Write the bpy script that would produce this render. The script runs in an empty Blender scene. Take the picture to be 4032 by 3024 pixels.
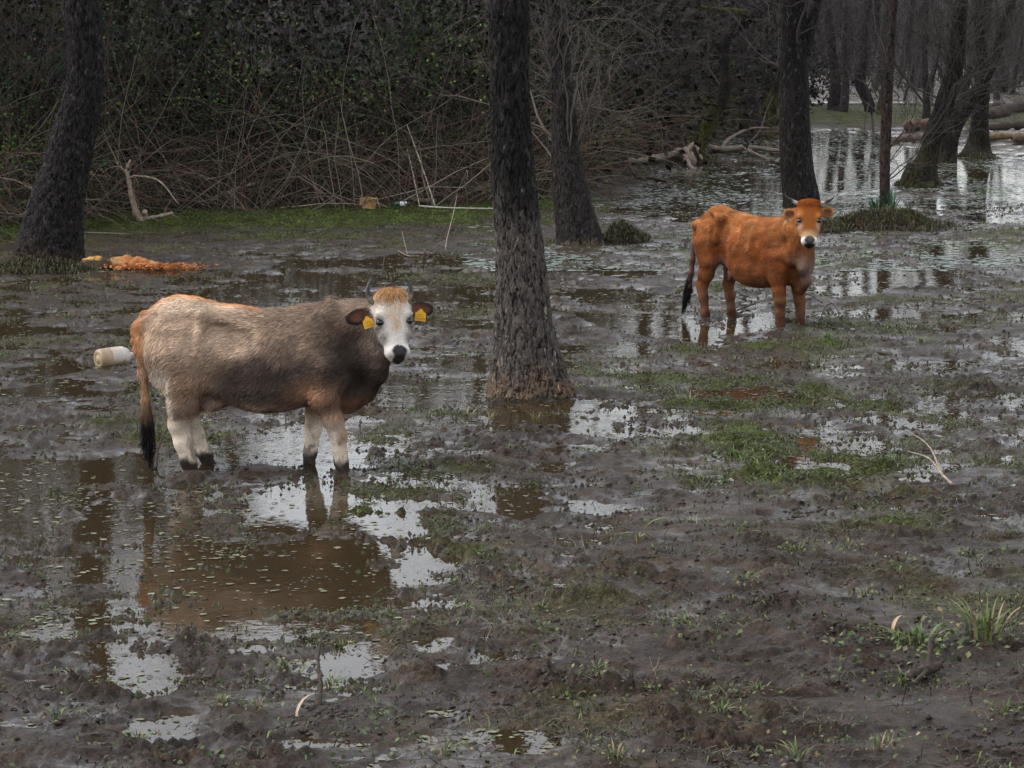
import bpy, math, os
import numpy as np
from mathutils import Vector

# ------------------------------------------------------------------ camera, sky, sun, exposure
scene = bpy.context.scene
C = scene.collection
CAM_H = 3.07                      # eye height above the water level, metres
PITCH = math.radians(8.48)        # camera tilted down
FPX = 9000.0                      # focal length in photograph pixels (4032 wide)
cd = bpy.data.cameras.new("camera"); cam = bpy.data.objects.new("camera", cd); C.objects.link(cam)
cam.location = (0, 0, CAM_H); cam.rotation_euler = (math.pi/2 - PITCH, 0, 0)
cd.sensor_width = 36.0; cd.lens = 36.0*FPX/4032.0; cd.clip_start = 0.1; cd.clip_end = 3000
scene.camera = cam

SUN_EL, SUN_AZ = math.radians(52), math.radians(275)     # high, to the left, behind cloud
world = bpy.data.worlds.new("World"); scene.world = world; world.use_nodes = True
wn = world.node_tree.nodes; wl = world.node_tree.links; wn.clear()
sky = wn.new("ShaderNodeTexSky"); sky.sky_type = 'NISHITA'; sky.sun_disc = False
sky.sun_elevation = SUN_EL; sky.sun_rotation = SUN_AZ; sky.air_density = 1.0; sky.dust_density = 1.0; sky.ozone_density = 1.0
hs = wn.new("ShaderNodeHueSaturation"); hs.inputs["Saturation"].default_value = 0.22
bg = wn.new("ShaderNodeBackground"); bg.inputs["Strength"].default_value = 0.15
wo = wn.new("ShaderNodeOutputWorld")
wl.new(sky.outputs[0], hs.inputs["Color"]); wl.new(hs.outputs[0], bg.inputs[0]); wl.new(bg.outputs[0], wo.inputs[0])

sl = bpy.data.lights.new("sun", 'SUN'); sun = bpy.data.objects.new("sun", sl); C.objects.link(sun)
sl.energy = 0.8; sl.angle = math.radians(40); sl.color = (1.0, 0.95, 0.88)
sd = Vector((math.cos(SUN_EL)*math.sin(SUN_AZ), math.cos(SUN_EL)*math.cos(SUN_AZ), math.sin(SUN_EL)))
sun.rotation_euler = sd.to_track_quat('Z', 'Y').to_euler()
scene.view_settings.view_transform = 'Standard'; scene.view_settings.look = 'None'
scene.view_settings.exposure = 1.32; scene.view_settings.gamma = 1.0
scene.render.engine = 'CYCLES'
scene.cycles.use_denoising = True
scene.cycles.max_bounces = 6; scene.cycles.transparent_max_bounces = 8
scene.cycles.caustics_reflective = False; scene.cycles.caustics_refractive = False

# ------------------------------------------------------------------ helpers
def ground_at(u, v, z=0.0):
    """world point on the level z that the photograph shows at pixel (u, v)"""
    dx = (u-2016)/FPX; dy = (1512-v)/FPX
    fy = math.cos(PITCH)+dy*math.sin(PITCH); fz = -math.sin(PITCH)+dy*math.cos(PITCH)
    t = (z-CAM_H)/fz
    return np.array([dx*t, fy*t, z])
def at_depth(u, v, Y):
    """world point at distance Y ahead that the photograph shows at pixel (u, v)"""
    dx = (u-2016)/FPX; dy = (1512-v)/FPX
    fy = math.cos(PITCH)+dy*math.sin(PITCH); fz = -math.sin(PITCH)+dy*math.cos(PITCH)
    t = Y/fy
    return np.array([dx*t, Y, CAM_H+fz*t])
Q = 4032/2212.0                                          # reading scale of the notes below
def G(u, v, z=0.0): return ground_at(u*Q, v*Q, z)
def D(u, v, Y): return at_depth(u*Q, v*Q, Y)

_perm = np.random.RandomState(7).permutation(256).astype(np.int32)
_perm = np.concatenate([_perm, _perm, _perm])
_grad = np.random.RandomState(11).normal(size=(256, 3)).astype(np.float32)
_grad /= np.linalg.norm(_grad, axis=1)[:, None]
def pn(x, y, z=0.0, s=0):
    """gradient noise, about -0.7..0.7"""
    x = np.asarray(x, np.float32); y = np.asarray(y, np.float32); z = np.asarray(z, np.float32)+np.float32(s*17.31)
    x, y, z = np.broadcast_arrays(x, y, z)
    xi = np.floor(x).astype(np.int32); yi = np.floor(y).astype(np.int32); zi = np.floor(z).astype(np.int32)
    xf = x-xi; yf = y-yi; zf = z-zi
    u = xf*xf*xf*(xf*(xf*6-15)+10); v = yf*yf*yf*(yf*(yf*6-15)+10); w = zf*zf*zf*(zf*(zf*6-15)+10)
    xi &= 255; yi &= 255; zi &= 255
    def g(a, b, c):
        h = _perm[_perm[_perm[xi+a]+yi+b]+zi+c]
        gr = _grad[h]
        return gr[..., 0]*(xf-a)+gr[..., 1]*(yf-b)+gr[..., 2]*(zf-c)
    x00 = g(0,0,0)*(1-u)+g(1,0,0)*u; x10 = g(0,1,0)*(1-u)+g(1,1,0)*u
    x01 = g(0,0,1)*(1-u)+g(1,0,1)*u; x11 = g(0,1,1)*(1-u)+g(1,1,1)*u
    return (x00*(1-v)+x10*v)*(1-w)+(x01*(1-v)+x11*v)*w
def fbm(x, y, z=0.0, o=4, s=0):
    r = 0; a = 1.0; f = 1.0
    for i in range(o):
        r = r+a*pn(x*f, y*f, z*f if not np.isscalar(z) else z, s+i); a *= 0.5; f *= 2.03
    return r
def sm(a, b, x):
    t = np.clip((x-a)/(b-a), 0, 1); return t*t*(3-2*t)
def mix(a, b, t):
    a = np.asarray(a, float); b = np.asarray(b, float)
    return a+(b-a)*np.asarray(t)[..., None]
def unit(a): return a/np.maximum(np.linalg.norm(a, axis=-1, keepdims=True), 1e-9)

def mesh_np(name, V, faces, mat=None, cols=None, smooth=False, normals=None):
    """faces: list of int arrays (n,3) or (n,4)"""
    me = bpy.data.meshes.new(name)
    V = np.asarray(V, np.float32)
    faces = [np.asarray(f, np.int32) for f in faces if len(f)]
    me.vertices.add(len(V)); me.vertices.foreach_set("co", V.ravel())
    loops = np.concatenate([f.ravel() for f in faces])
    tot = np.concatenate([np.full(len(f), f.shape[1], np.int32) for f in faces])
    st = np.concatenate([[0], np.cumsum(tot)[:-1]]).astype(np.int32)
    me.loops.add(len(loops)); me.loops.foreach_set("vertex_index", loops)
    me.polygons.add(len(tot)); me.polygons.foreach_set("loop_start", st); me.polygons.foreach_set("loop_total", tot)
    if smooth: me.polygons.foreach_set("use_smooth", np.ones(len(tot), bool))
    me.update(calc_edges=True)
    if cols is not None:
        a = me.color_attributes.new("Col", 'FLOAT_COLOR', 'POINT')
        c = np.ones((len(V), 4), np.float32); c[:, :cols.shape[1]] = cols
        a.data.foreach_set("color", c.ravel())
    if normals is not None: me.normals_split_custom_set_from_vertices(normals.astype(np.float32))
    if mat is not None: me.materials.append(mat)
    return me
def obj(name, me, parent=None, loc=None, rotz=None):
    o = bpy.data.objects.new(name, me); C.objects.link(o)
    if parent is not None: o.parent = parent
    if loc is not None: o.location = loc
    if rotz is not None: o.rotation_euler = (0, 0, rotz)
    return o
def tag(o, label=None, cat=None, group=None, kind=None):
    if label: o["label"] = label
    if cat: o["category"] = cat
    if group: o["group"] = group
    if kind: o["kind"] = kind
    return o

class MB:
    """collects vertices, faces and colours for one mesh"""
    def __init__(s): s.v = []; s.f3 = []; s.f4 = []; s.c = []; s.n = 0
    def add(s, V, f3=None, f4=None, col=(1, 1, 1)):
        V = np.asarray(V, float).reshape(-1, 3); col = np.asarray(col, float)
        if col.ndim == 1: col = np.tile(col, (len(V), 1))
        s.v.append(V); s.c.append(col)
        if f3 is not None and len(f3): s.f3.append(np.asarray(f3, int).reshape(-1, 3)+s.n)
        if f4 is not None and len(f4): s.f4.append(np.asarray(f4, int).reshape(-1, 4)+s.n)
        s.n += len(V)
    def build(s, name, mat, parent=None, smooth=False, loc=None):
        V = np.concatenate(s.v); fs = []
        if loc is not None: V = V-np.asarray(loc)
        if s.f3: fs.append(np.concatenate(s.f3))
        if s.f4: fs.append(np.concatenate(s.f4))
        return obj(name, mesh_np(name, V, fs, mat, np.concatenate(s.c), smooth), parent, loc)

def tubes(P, R, sides=3, rs=None):
    """P (N,K,3) centre lines, R (N,K) radii -> V, quads"""
    P = np.asarray(P, float); R = np.asarray(R, float); N, K, _ = P.shape
    T = np.gradient(P, axis=1); T = unit(T)
    ref = np.where(np.abs(T[..., 2:3]) > 0.9, np.array([1., 0, 0]), np.array([0., 0, 1]))
    # a steady frame along each tube: reference from its mean direction
    mean = unit(T.mean(axis=1)); r0 = np.where(np.abs(mean[:, 2:3]) > 0.8, np.array([1., 0, 0]), np.array([0., 0, 1]))
    ref = np.repeat(r0[:, None, :], K, 1)
    A = unit(np.cross(T, ref)); B = np.cross(T, A)
    th = np.arange(sides)*2*np.pi/sides
    V = P[:, :, None, :]+R[:, :, None, None]*(np.cos(th)[None, None, :, None]*A[:, :, None, :]+np.sin(th)[None, None, :, None]*B[:, :, None, :])
    base = (np.arange(N)*K*sides)[:, None, None]; k = (np.arange(K-1)*sides)[None, :, None]; j = np.arange(sides)[None, None, :]; j2 = (j+1) % sides
    F = np.stack([base+k+j, base+k+j2, base+k+sides+j2, base+k+sides+j], -1).reshape(-1, 4)
    return V.reshape(-1, 3), F
def grow(rs, start, d, length, K, wob, up=0.0):
    start = np.asarray(start, float); N = len(start); P = np.zeros((N, K, 3)); P[:, 0] = start
    d = unit(np.asarray(d, float)); st = (np.asarray(length, float)/(K-1)).reshape(-1, 1)*np.ones((N, 1))
    up = np.asarray(up, float)*np.ones(N)
    for i in range(1, K):
        d = unit(d+wob*rs.normal(size=(N, 3))+up[:, None]*np.array([0, 0, 1.]))
        P[:, i] = P[:, i-1]+d*st
    return P
def offshoots(rs, P, n, t0, t1, a0, a1):
    N, K, _ = P.shape; i = rs.randint(0, N, n); t = rs.uniform(t0, t1, n)*(K-1); k = np.minimum(t.astype(int), K-2); f = (t-k)[:, None]
    s = P[i, k]*(1-f)+P[i, k+1]*f; tg = unit(P[i, k+1]-P[i, k])
    pr = unit(np.cross(tg, rs.normal(size=(n, 3)))); a = rs.uniform(a0, a1, n)[:, None]
    return s, np.cos(a)*tg+np.sin(a)*pr, i, k
def taper(r0, r1, K):
    t = np.linspace(0, 1, K)[None, :]
    return np.asarray(r0, float).reshape(-1, 1)*(1-t)+np.asarray(r1, float).reshape(-1, 1)*t
def spline(pts, n):
    """smooth curve through points (m,d) -> (n,d)"""
    p = np.asarray(pts, float); m = len(p); p = np.vstack([2*p[0]-p[1], p, 2*p[-1]-p[-2]])
    t = np.linspace(0, m-1-1e-6, n); i = t.astype(int); f = (t-i)[:, None]
    a, b, c, d = p[i], p[i+1], p[i+2], p[i+3]
    return 0.5*((2*b)+(-a+c)*f+(2*a-5*b+4*c-d)*f*f+(-a+3*b-3*c+d)*f**3)

# ------------------------------------------------------------------ materials
def new_mat(name):
    m = bpy.data.materials.new(name); m.use_nodes = True; nt = m.node_tree; nt.nodes.clear()
    out = nt.nodes.new("ShaderNodeOutputMaterial"); b = nt.nodes.new("ShaderNodeBsdfPrincipled")
    nt.links.new(b.outputs[0], out.inputs[0]); return m, nt, b, out
def vcol(nt, name="Col"):
    a = nt.nodes.new("ShaderNodeVertexColor"); a.layer_name = name; return a
def noise(nt, scale, detail=4, rough=0.55, vec=None):
    n = nt.nodes.new("ShaderNodeTexNoise"); n.inputs["Scale"].default_value = scale; n.inputs["Detail"].default_value = detail; n.inputs["Roughness"].default_value = rough
    if vec is not None: nt.links.new(vec, n.inputs["Vector"])
    return n
def ramp(nt, src, a, b, ca=(0, 0, 0, 1), cb=(1, 1, 1, 1)):
    r = nt.nodes.new("ShaderNodeValToRGB"); r.color_ramp.elements[0].position = a; r.color_ramp.elements[1].position = b
    r.color_ramp.elements[0].color = ca; r.color_ramp.elements[1].color = cb; nt.links.new(src, r.inputs[0]); return r
def mixc(nt, fac, a, b, mode='MIX'):
    m = nt.nodes.new("ShaderNodeMix"); m.data_type = 'RGBA'; m.blend_type = mode
    for s, x in ((m.inputs["Factor"], fac), (m.inputs["A"], a), (m.inputs["B"], b)):
        if isinstance(x, (int, float)): s.default_value = x
        elif isinstance(x, tuple): s.default_value = x
        else: nt.links.new(x, s)
    return m.outputs["Result"]
def bump(nt, h, strength, dist):
    b = nt.nodes.new("ShaderNodeBump"); b.inputs["Strength"].default_value = strength; b.inputs["Distance"].default_value = dist
    nt.links.new(h, b.inputs["Height"]); return b
def coords(nt): return nt.nodes.new("ShaderNodeTexCoord").outputs["Object"]

def simple(name, rough=0.7, spec=0.4, nscale=None, nstr=0.3, ndist=0.005, var=0.25, trans=0.0):
    """colour from the mesh, broken up by noise"""
    m, nt, b, out = new_mat(name); c = vcol(nt); src = c.outputs[0]
    if nscale:
        co = coords(nt); n = noise(nt, nscale, 5, 0.6, co)
        r = ramp(nt, n.outputs[0], 0.3, 0.7, (1-var,)*3+(1,), (1+var,)*3+(1,))
        src = mixc(nt, 1.0, src, r.outputs[0], 'MULTIPLY')
        nt.links.new(bump(nt, n.outputs[0], nstr, ndist).outputs[0], b.inputs["Normal"])
    nt.links.new(src, b.inputs["Base Color"]); b.inputs["Roughness"].default_value = rough; b.inputs["Specular IOR Level"].default_value = spec
    return m
M = {}
M["leaf"] = simple("leaf_surface", 0.5, 0.22)
M["ivy"] = simple("matt_leaf", 0.65, 0.12)
M["twig"] = simple("twig_bark", 0.9, 0.08)
M["wood"] = simple("dead_wood", 0.85, 0.15, 30, 0.6, 0.006, 0.35)
M["hair"] = simple("cow_hair", 0.75, 0.12)
M["hide"] = simple("cow_hide", 0.8, 0.1, 120, 0.3, 0.003, 0.25)
M["horn"] = simple("horn", 0.4, 0.4, 60, 0.2, 0.002, 0.2)
M["wet_dark"] = simple("eye_gloss", 0.06, 0.6)
M["plastic"] = simple("weathered_plastic", 0.45, 0.4, 14, 0.15, 0.003, 0.12)
M["crumb"] = simple("wet_mud_crumb", 0.6, 0.15, 40, 0.5, 0.004, 0.3)
# ------------------------------------------------------------------ mud, water and ground shape
# pools: centre, half width, half depth (read off the photograph, turned into metres on the ground), depth
POOLS = []
def pool(cx, cy, rx, ry, d=0.07):
    c = G(cx, cy); e = G(cx+rx, cy); a = G(cx, cy-ry); b = G(cx, cy+ry)
    POOLS.append((c[0], c[1], abs(e[0]-c[0]), abs(a[1]-b[1])/2, d))
for q in [(150, 1015, 330, 30, .08), (30, 1090, 200, 60, .07), (200, 1130, 200, 55, .07), (330, 1215, 330, 60, .10), (560, 1265, 330, 70, .10), (640, 1200, 220, 60, .09), (350, 1330, 280, 45, .08), (330, 1430, 90, 80, .07), (120, 1370, 110, 30, .05),
          (640, 1100, 130, 55, .10), (840, 1130, 110, 45, .09), (900, 1215, 75, 45, .08), (640, 960, 130, 40, .09), (700, 985, 90, 30, .09), (930, 845, 150, 28, .09), (1100, 790, 110, 14, .06), (1310, 755, 130, 22, .09), (1420, 705, 90, 25, .09),
          (1230, 890, 200, 40, .08), (1420, 925, 110, 25, .05), (1110, 1110, 60, 28, .05), (1270, 1100, 60, 22, .05), (1320, 1140, 70, 15, .04), (740, 1440, 95, 42, .08), (640, 1370, 170, 32, .05), (920, 1400, 60, 18, .05), (940, 1530, 70, 18, .045), (690, 1620, 130, 18, .05), (400, 1580, 75, 80, .06),
          (450, 1640, 60, 20, .05), (1130, 1575, 90, 25, .055), (1090, 1420, 45, 14, .05), (1640, 1447, 60, 10, .05), (1400, 1245, 60, 8, .035), (1740, 995, 60, 12, .04), (1960, 600, 140, 26, .09), (2100, 545, 140, 30, .09), (1830, 630, 70, 16, .07), (2180, 740, 70, 20, .07),
          (1520, 720, 70, 30, .06), (1640, 700, 110, 22, .05), (1600, 445, 330, 30, .06), (1560, 400, 200, 38, .09), (1850, 340, 330, 45, .09), (2120, 390, 160, 60, .09), (1450, 455, 160, 18, .06), (1700, 300, 260, 18, .07), (1950, 380, 200, 40, .07), (1700, 370, 260, 50, .07), (1480, 420, 150, 28, .06), (2000, 440, 200, 20, .05), (2150, 470, 80, 20, .06), (1180, 560, 120, 16, .045), (1330, 690, 120, 16, .04), (1000, 700, 110, 14, .03), (60, 850, 140, 14, .03), (1900, 680, 140, 14, .03), (2080, 860, 120, 18, .03), (1650, 850, 150, 20, .025), (1800, 1000, 60, 10, .03), (1450, 1180, 60, 9, .02), (1850, 1370, 70, 8, .02), (1560, 1500, 60, 8, .02), (1800, 460, 120, 14, .05),
          (620, 605, 260, 22, .045), (760, 570, 200, 14, .045), (560, 640, 200, 18, .04), (920, 560, 120, 14, .045), (950, 640, 160, 18, .035), (150, 795, 150, 14, .05), (20, 720, 120, 20, .03), (350, 790, 80, 10, .03), (1300, 640, 120, 20, .025), (1350, 590, 120, 18, .03)]:
    pool(*q)
MOUNDS = []
def mound(cx, cy, rx, ry, h):
    c = G(cx, cy); e = G(cx+rx, cy); MOUNDS.append((c[0], c[1], abs(e[0]-c[0]), ry, h))
mound(1915, 490, 130, 1.2, .26); mound(1780, 497, 60, .9, .10); mound(1345, 518, 50, .9, .20); mound(100, 580, 110, .9, .10); mound(1150, 862, 85, .28, .035); mound(1500, 345, 60, 1.6, .18); mound(1330, 350, 110, 2.2, .10); mound(1975, 402, 40, 1.0, .10); mound(2110, 340, 40, 1.2, .08)
# hoof-trodden lumps round the near cow
mound(560, 1026, 70, .22, .045); mound(430, 1030, 60, .25, .05); mound(655, 1020, 26, .12, .03); mound(742, 1022, 40, .14, .035); mound(320, 1075, 60, .2, .03); mound(430, 1125, 110, .16, .035); mound(210, 1195, 60, .14, .04); mound(150, 1100, 50, .12, .04); mound(230, 1275, 140, .2, .045); mound(80, 1240, 100, .2, .05); mound(1000, 1000, 120, .3, .03); mound(480, 1330, 120, .14, .03); mound(1535, 690, 30, .25, .02); mound(1690, 700, 45, .25, .03)
THICK_EDGE = np.array([G(-300, 520)[:2], G(60, 500)[:2], G(250, 478)[:2], G(600, 470)[:2], G(1000, 462)[:2], G(1190, 432)[:2], G(1270, 360)[:2], G(1420, 312)[:2], G(1540, 270)[:2], G(1690, 252)[:2]])
def behind_edge(x, y):
    """metres behind the front line of the brambles (negative: open ground)"""
    o = np.argsort(THICK_EDGE[:, 0]); return y-np.interp(x, THICK_EDGE[o, 0], THICK_EDGE[o, 1], left=None, right=400.0)
def ground_h(x, y):
    x = np.asarray(x, float); y = np.asarray(y, float)
    wx = x+.28*pn(x*1.1, y*1.1, 0, 41)+.09*pn(x*4.3, y*4.3, 0, 42); wy = y+.45*pn(x*.9, y*.9, 0, 43)+.16*pn(x*3.7, y*3.7, 0, 44)
    farf = sm(14, 34, y)
    b = 0.006+.026*fbm(x*.55, y*.55, 0, 3, 50)+.030*sm(-.6, 1.6, x)*sm(18, 12.5, y)+.012*sm(13, 10, y)+.006*sm(30, 36, y)-.006*sm(16, 19, y)*sm(35, 29, y)*sm(1, -1, x)+.004*sm(0, 2, x)*sm(16, 18, y)*sm(36, 30, y)
    dep = np.zeros_like(x)
    for cx, cy, rx, ry, d in POOLS:
        k = (np.abs(wx-cx) < rx*1.25) & (np.abs(wy-cy) < ry*1.25)
        if k.any(): r = np.sqrt(((wx[k]-cx)/rx)**2+((wy[k]-cy)/ry)**2); dep[k] = np.maximum(dep[k], (.022+d*.36)*sm(1.25, .40, r))
    b = b-dep
    for cx, cy, rx, ry, h in MOUNDS:
        k = (np.abs(wx-cx) < rx*1.1) & (np.abs(wy-cy) < ry*1.1)
        if k.any():
            r = np.sqrt(((wx[k]-cx)/rx)**2+((wy[k]-cy)/ry)**2); xk, yk = x[k], y[k]
            b[k] = b[k]+h*sm(1.1, .1, r)*(1+.45*fbm(xk*2.1, yk*2.1, 0, 3, 78)+(.2*pn(xk*9, yk*9, 0, 79) if h > .06 else 0))
    be = behind_edge(x, y); b = b+.10*sm(-3.2, -.6, be)+.5*sm(-.5, 6, be)                     # grassy bank, then under the brambles
    b = b+.25*sm(82, 92, y)*sm(1.5, 6, x)-.30*sm(104, 108, y)*sm(128, 118, y)*sm(5, 8, x)*sm(30, 24, x)+.12*sm(70, 80, y)*sm(4, 0, x)                 # far bank, then the far bright pool
    # trodden relief
    wet = sm(-.01, .03, b)
    rough = .95+.05*wet
    patch = sm(-.30, .30, pn(x*.8, y*.8, 0, 67)+.35*pn(x*2.9, y*2.9, 0, 68))                 # smooth slick mud against trodden mud
    r1 = fbm(x*2.2, y*2.2, 0, 3, 60)*.046
    r2 = (.16-np.abs(pn(x*5.5+.6*pn(x*3, y*3, 0, 69), y*5.5, 0, 63)))*.085
    hoof = -.035*sm(.34, .5, pn(x*4.2, y*4.2, 0, 72))
    r3 = (.20-np.abs(pn(x*10, y*10, 0, 64)))*.050+(.2-np.abs(pn(x*21, y*21, 0, 65)))*.040*(1-.5*farf)+(.2-np.abs(pn(x*43, y*43, 0, 66)))*.024*(1-farf)+pn(x*14, y*14, 0, 74)*.018
    crumbly = sm(.05, .4, pn(x*2.3, y*2.3, 0, 75)+.4*pn(x*6, y*6, 0, 76)); r3 = r3*(.65+1.8*crumbly)+crumbly*.014
    return b+rough*(r1+hoof+r2*(.25+.85*patch)+r3*(.30+.90*patch))
# fan-shaped sheet, finer where it is near, plus coarse surrounds out to the horizon
yr = [4.0]
while yr[-1] < 62: yr.append(yr[-1]*(1.0027 if yr[-1] > 8.8 else 1.02))
while yr[-1] < 240: yr.append(yr[-1]*1.008)
while yr[-1] < 2500: yr.append(yr[-1]*1.12)
yr = np.array(yr); fine = np.linspace(-.36, .36, 440); outer = .36+np.cumsum(np.geomspace(.004, .9, 22))
xr = np.concatenate([-outer[::-1], fine, outer]); YY, XX = np.meshgrid(yr, xr, indexing='ij'); XX = XX*YY
ZZ = ground_h(XX, YY); ZZ = np.where(YY > 260, .3, ZZ)
V = np.stack([XX, YY, ZZ], -1).reshape(-1, 3); ny, nx = XX.shape; i, j = np.meshgrid(np.arange(ny-1), np.arange(nx-1), indexing='ij')
F = np.stack([i*nx+j, i*nx+j+1, (i+1)*nx+j+1, (i+1)*nx+j], -1).reshape(-1, 4)
x, y, z = V.T; be = behind_edge(x, y)
n1 = fbm(x*.7, y*.7, 0, 4, 70); n2 = fbm(x*3, y*3, 0, 3, 71)
def green_amount(x, y):
    n1 = fbm(x*.7, y*.7, 0, 4, 70); be = behind_edge(x, y)
    g = sm(.15, .5, n1)*.55*sm(11, 15, y)+.30*sm(-.05, .35, n1)                                                     # weed patches
    g = g+sm(-.30, .4, n1)*.45*sm(.6, 3.5, x)*sm(11, 14, y)*sm(34, 20, y)                      # right-hand side greener
    g = g+.95*sm(-3.6, -1.6, be)*sm(1.0, -.2, be)*sm(30, 36, y)
    g = g+.5*sm(-7, -3.0, be)*sm(30, 33, y)*sm(-.2, .3, n1)
    for cx, cy, rx, ry, h in MOUNDS[:9]: g = g+.55*sm(1.2, .5, np.sqrt(((x-cx)/rx)**2+((y-cy)/ry)**2))*sm(-.2, .25, n1)
    g = g+.7*sm(82, 90, y)*sm(120, 100, y)*sm(2, 6, x)
    return np.clip(g, 0, 1)
gr = green_amount(x, y)
mud = mix((.034, .022, .015), (.064, .043, .030), sm(-.3, .4, n1+.3*n2))
mud = mix(mud, (.062, .041, .026), sm(.1, .5, n2)*.5)
colr = mix(mud, mix((.034, .048, .012), (.070, .105, .024), sm(-.3, .4, n2)), gr*sm(-.01, .02, z)*.8)
dry = np.zeros(len(x))
for cx, cy, rx, ry, h in MOUNDS[:9]: dry = np.maximum(dry, sm(1.25, .8, np.sqrt(((x-cx)/rx)**2+((y-cy)/ry)**2))*(h > .05))
for cx, cy, rx, ry, h in MOUNDS[:9]: colr = mix(colr, mix((.026, .020, .015), (.040, .045, .016), sm(-.1, .3, n2+n1)), sm(1.15, .7, np.sqrt(((x-cx)/rx)**2+((y-cy)/ry)**2))*.85)
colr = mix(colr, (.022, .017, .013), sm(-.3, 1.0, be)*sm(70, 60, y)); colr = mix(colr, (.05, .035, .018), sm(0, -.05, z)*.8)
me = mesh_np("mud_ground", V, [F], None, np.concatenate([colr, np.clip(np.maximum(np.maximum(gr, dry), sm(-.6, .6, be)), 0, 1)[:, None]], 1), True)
m, nt, b, out = new_mat("wet_mud"); co = coords(nt); vc = vcol(nt)
na = noise(nt, 13, 6, .66, co); nb = noise(nt, 48, 6, .65, co); nc = noise(nt, 2.2, 4, .5, co); nd = noise(nt, 160, 3, .6, co)
c1 = mixc(nt, 1.0, vc.outputs[0], ramp(nt, nb.outputs[0], .36, .66, (.38, .37, .36, 1), (1.45, 1.42, 1.40, 1)).outputs[0], 'MULTIPLY')
c2 = mixc(nt, 1.0, c1, ramp(nt, na.outputs[0], .36, .66, (.50, .49, .48, 1), (1.35, 1.32, 1.28, 1)).outputs[0], 'MULTIPLY')
nt.links.new(c2, b.inputs["Base Color"])
rr = nt.nodes.new("ShaderNodeMath"); rr.operation = 'MULTIPLY_ADD'; nt.links.new(nc.outputs[0], rr.inputs[0]); rr.inputs[1].default_value = -.5; rr.inputs[2].default_value = .72
r2 = nt.nodes.new("ShaderNodeMath"); r2.operation = 'MULTIPLY_ADD'; nt.links.new(vc.outputs["Alpha"], r2.inputs[0]); r2.inputs[1].default_value = .3; nt.links.new(rr.outputs[0], r2.inputs[2])
nt.links.new(r2.outputs[0], b.inputs["Roughness"]); sp = nt.nodes.new("ShaderNodeMapRange"); nt.links.new(vc.outputs["Alpha"], sp.inputs[0]); sp.inputs[3].default_value = .14; sp.inputs[4].default_value = .03; nt.links.new(sp.outputs[0], b.inputs["Specular IOR Level"])
ad = nt.nodes.new("ShaderNodeMath"); ad.operation = 'ADD'; nt.links.new(nb.outputs[0], ad.inputs[0])
hm = nt.nodes.new("ShaderNodeMath"); hm.operation = 'MULTIPLY'; nt.links.new(nd.outputs[0], hm.inputs[0]); hm.inputs[1].default_value = .35; nt.links.new(hm.outputs[0], ad.inputs[1])
nt.links.new(bump(nt, ad.outputs[0], 1.0, .022).outputs[0], b.inputs["Normal"])
b.inputs["Coat IOR"].default_value = 1.36; b.inputs["Coat Roughness"].default_value = .10
cw = ramp(nt, nc.outputs[0], .42, .64, (.1, .1, .1, 1), (.8, .8, .8, 1)); sx = nt.nodes.new("ShaderNodeSeparateXYZ"); nt.links.new(co, sx.inputs[0]); mr = nt.nodes.new("ShaderNodeMapRange"); nt.links.new(sx.outputs[1], mr.inputs[0]); mr.inputs[1].default_value = 24; mr.inputs[2].default_value = 40; mr.inputs[3].default_value = 0; mr.inputs[4].default_value = .45
aw = nt.nodes.new("ShaderNodeMath"); aw.operation = 'ADD'; aw.use_clamp = True; nt.links.new(cw.outputs[0], aw.inputs[0]); nt.links.new(mr.outputs[0], aw.inputs[1]); mz = nt.nodes.new("ShaderNodeMapRange"); nt.links.new(sx.outputs[2], mz.inputs[0]); mz.inputs[1].default_value = .004; mz.inputs[2].default_value = .045; mz.inputs[3].default_value = 1.0; mz.inputs[4].default_value = .03
az = nt.nodes.new("ShaderNodeMath"); az.operation = 'MULTIPLY'; sp2 = nt.nodes.new('ShaderNodeMath'); sp2.operation = 'MULTIPLY'; nt.links.new(aw.outputs[0], sp2.inputs[0]); nt.links.new(sp.outputs[0], sp2.inputs[1]); sp3 = nt.nodes.new('ShaderNodeMath'); sp3.operation = 'MULTIPLY'; nt.links.new(sp2.outputs[0], sp3.inputs[0]); sp3.inputs[1].default_value = 7.0; nt.links.new(sp3.outputs[0], az.inputs[0]); nt.links.new(mz.outputs[0], az.inputs[1]); nt.links.new(az.outputs[0], b.inputs["Coat Weight"])   # the flooded far end lies under a film of water; nt.links.new(bump(nt, na.outputs[0], .45, .02).outputs[0], b.inputs["Coat Normal"])
me.materials.append(m); tag(obj("mud_ground", me), kind="structure")

# water: clear brown film that mirrors at a low angle
m, nt, b, out = new_mat("brown_water"); nt.nodes.remove(b); co = coords(nt)
fr = nt.nodes.new("ShaderNodeFresnel"); fr.inputs["IOR"].default_value = 1.42
gl = nt.nodes.new("ShaderNodeBsdfGlossy"); gl.inputs["Roughness"].default_value = .02
tr = nt.nodes.new("ShaderNodeBsdfTransparent"); tr.inputs["Color"].default_value = (.60, .46, .30, 1)
df = nt.nodes.new("ShaderNodeBsdfDiffuse"); df.inputs["Color"].default_value = (.070, .050, .026, 1)
mx = nt.nodes.new("ShaderNodeMixShader"); mx.inputs[0].default_value = .42; nt.links.new(tr.outputs[0], mx.inputs[1]); nt.links.new(df.outputs[0], mx.inputs[2])
my = nt.nodes.new("ShaderNodeMixShader"); nt.links.new(fr.outputs[0], my.inputs[0]); nt.links.new(mx.outputs[0], my.inputs[1]); nt.links.new(gl.outputs[0], my.inputs[2]); nt.links.new(my.outputs[0], out.inputs[0])
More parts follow.
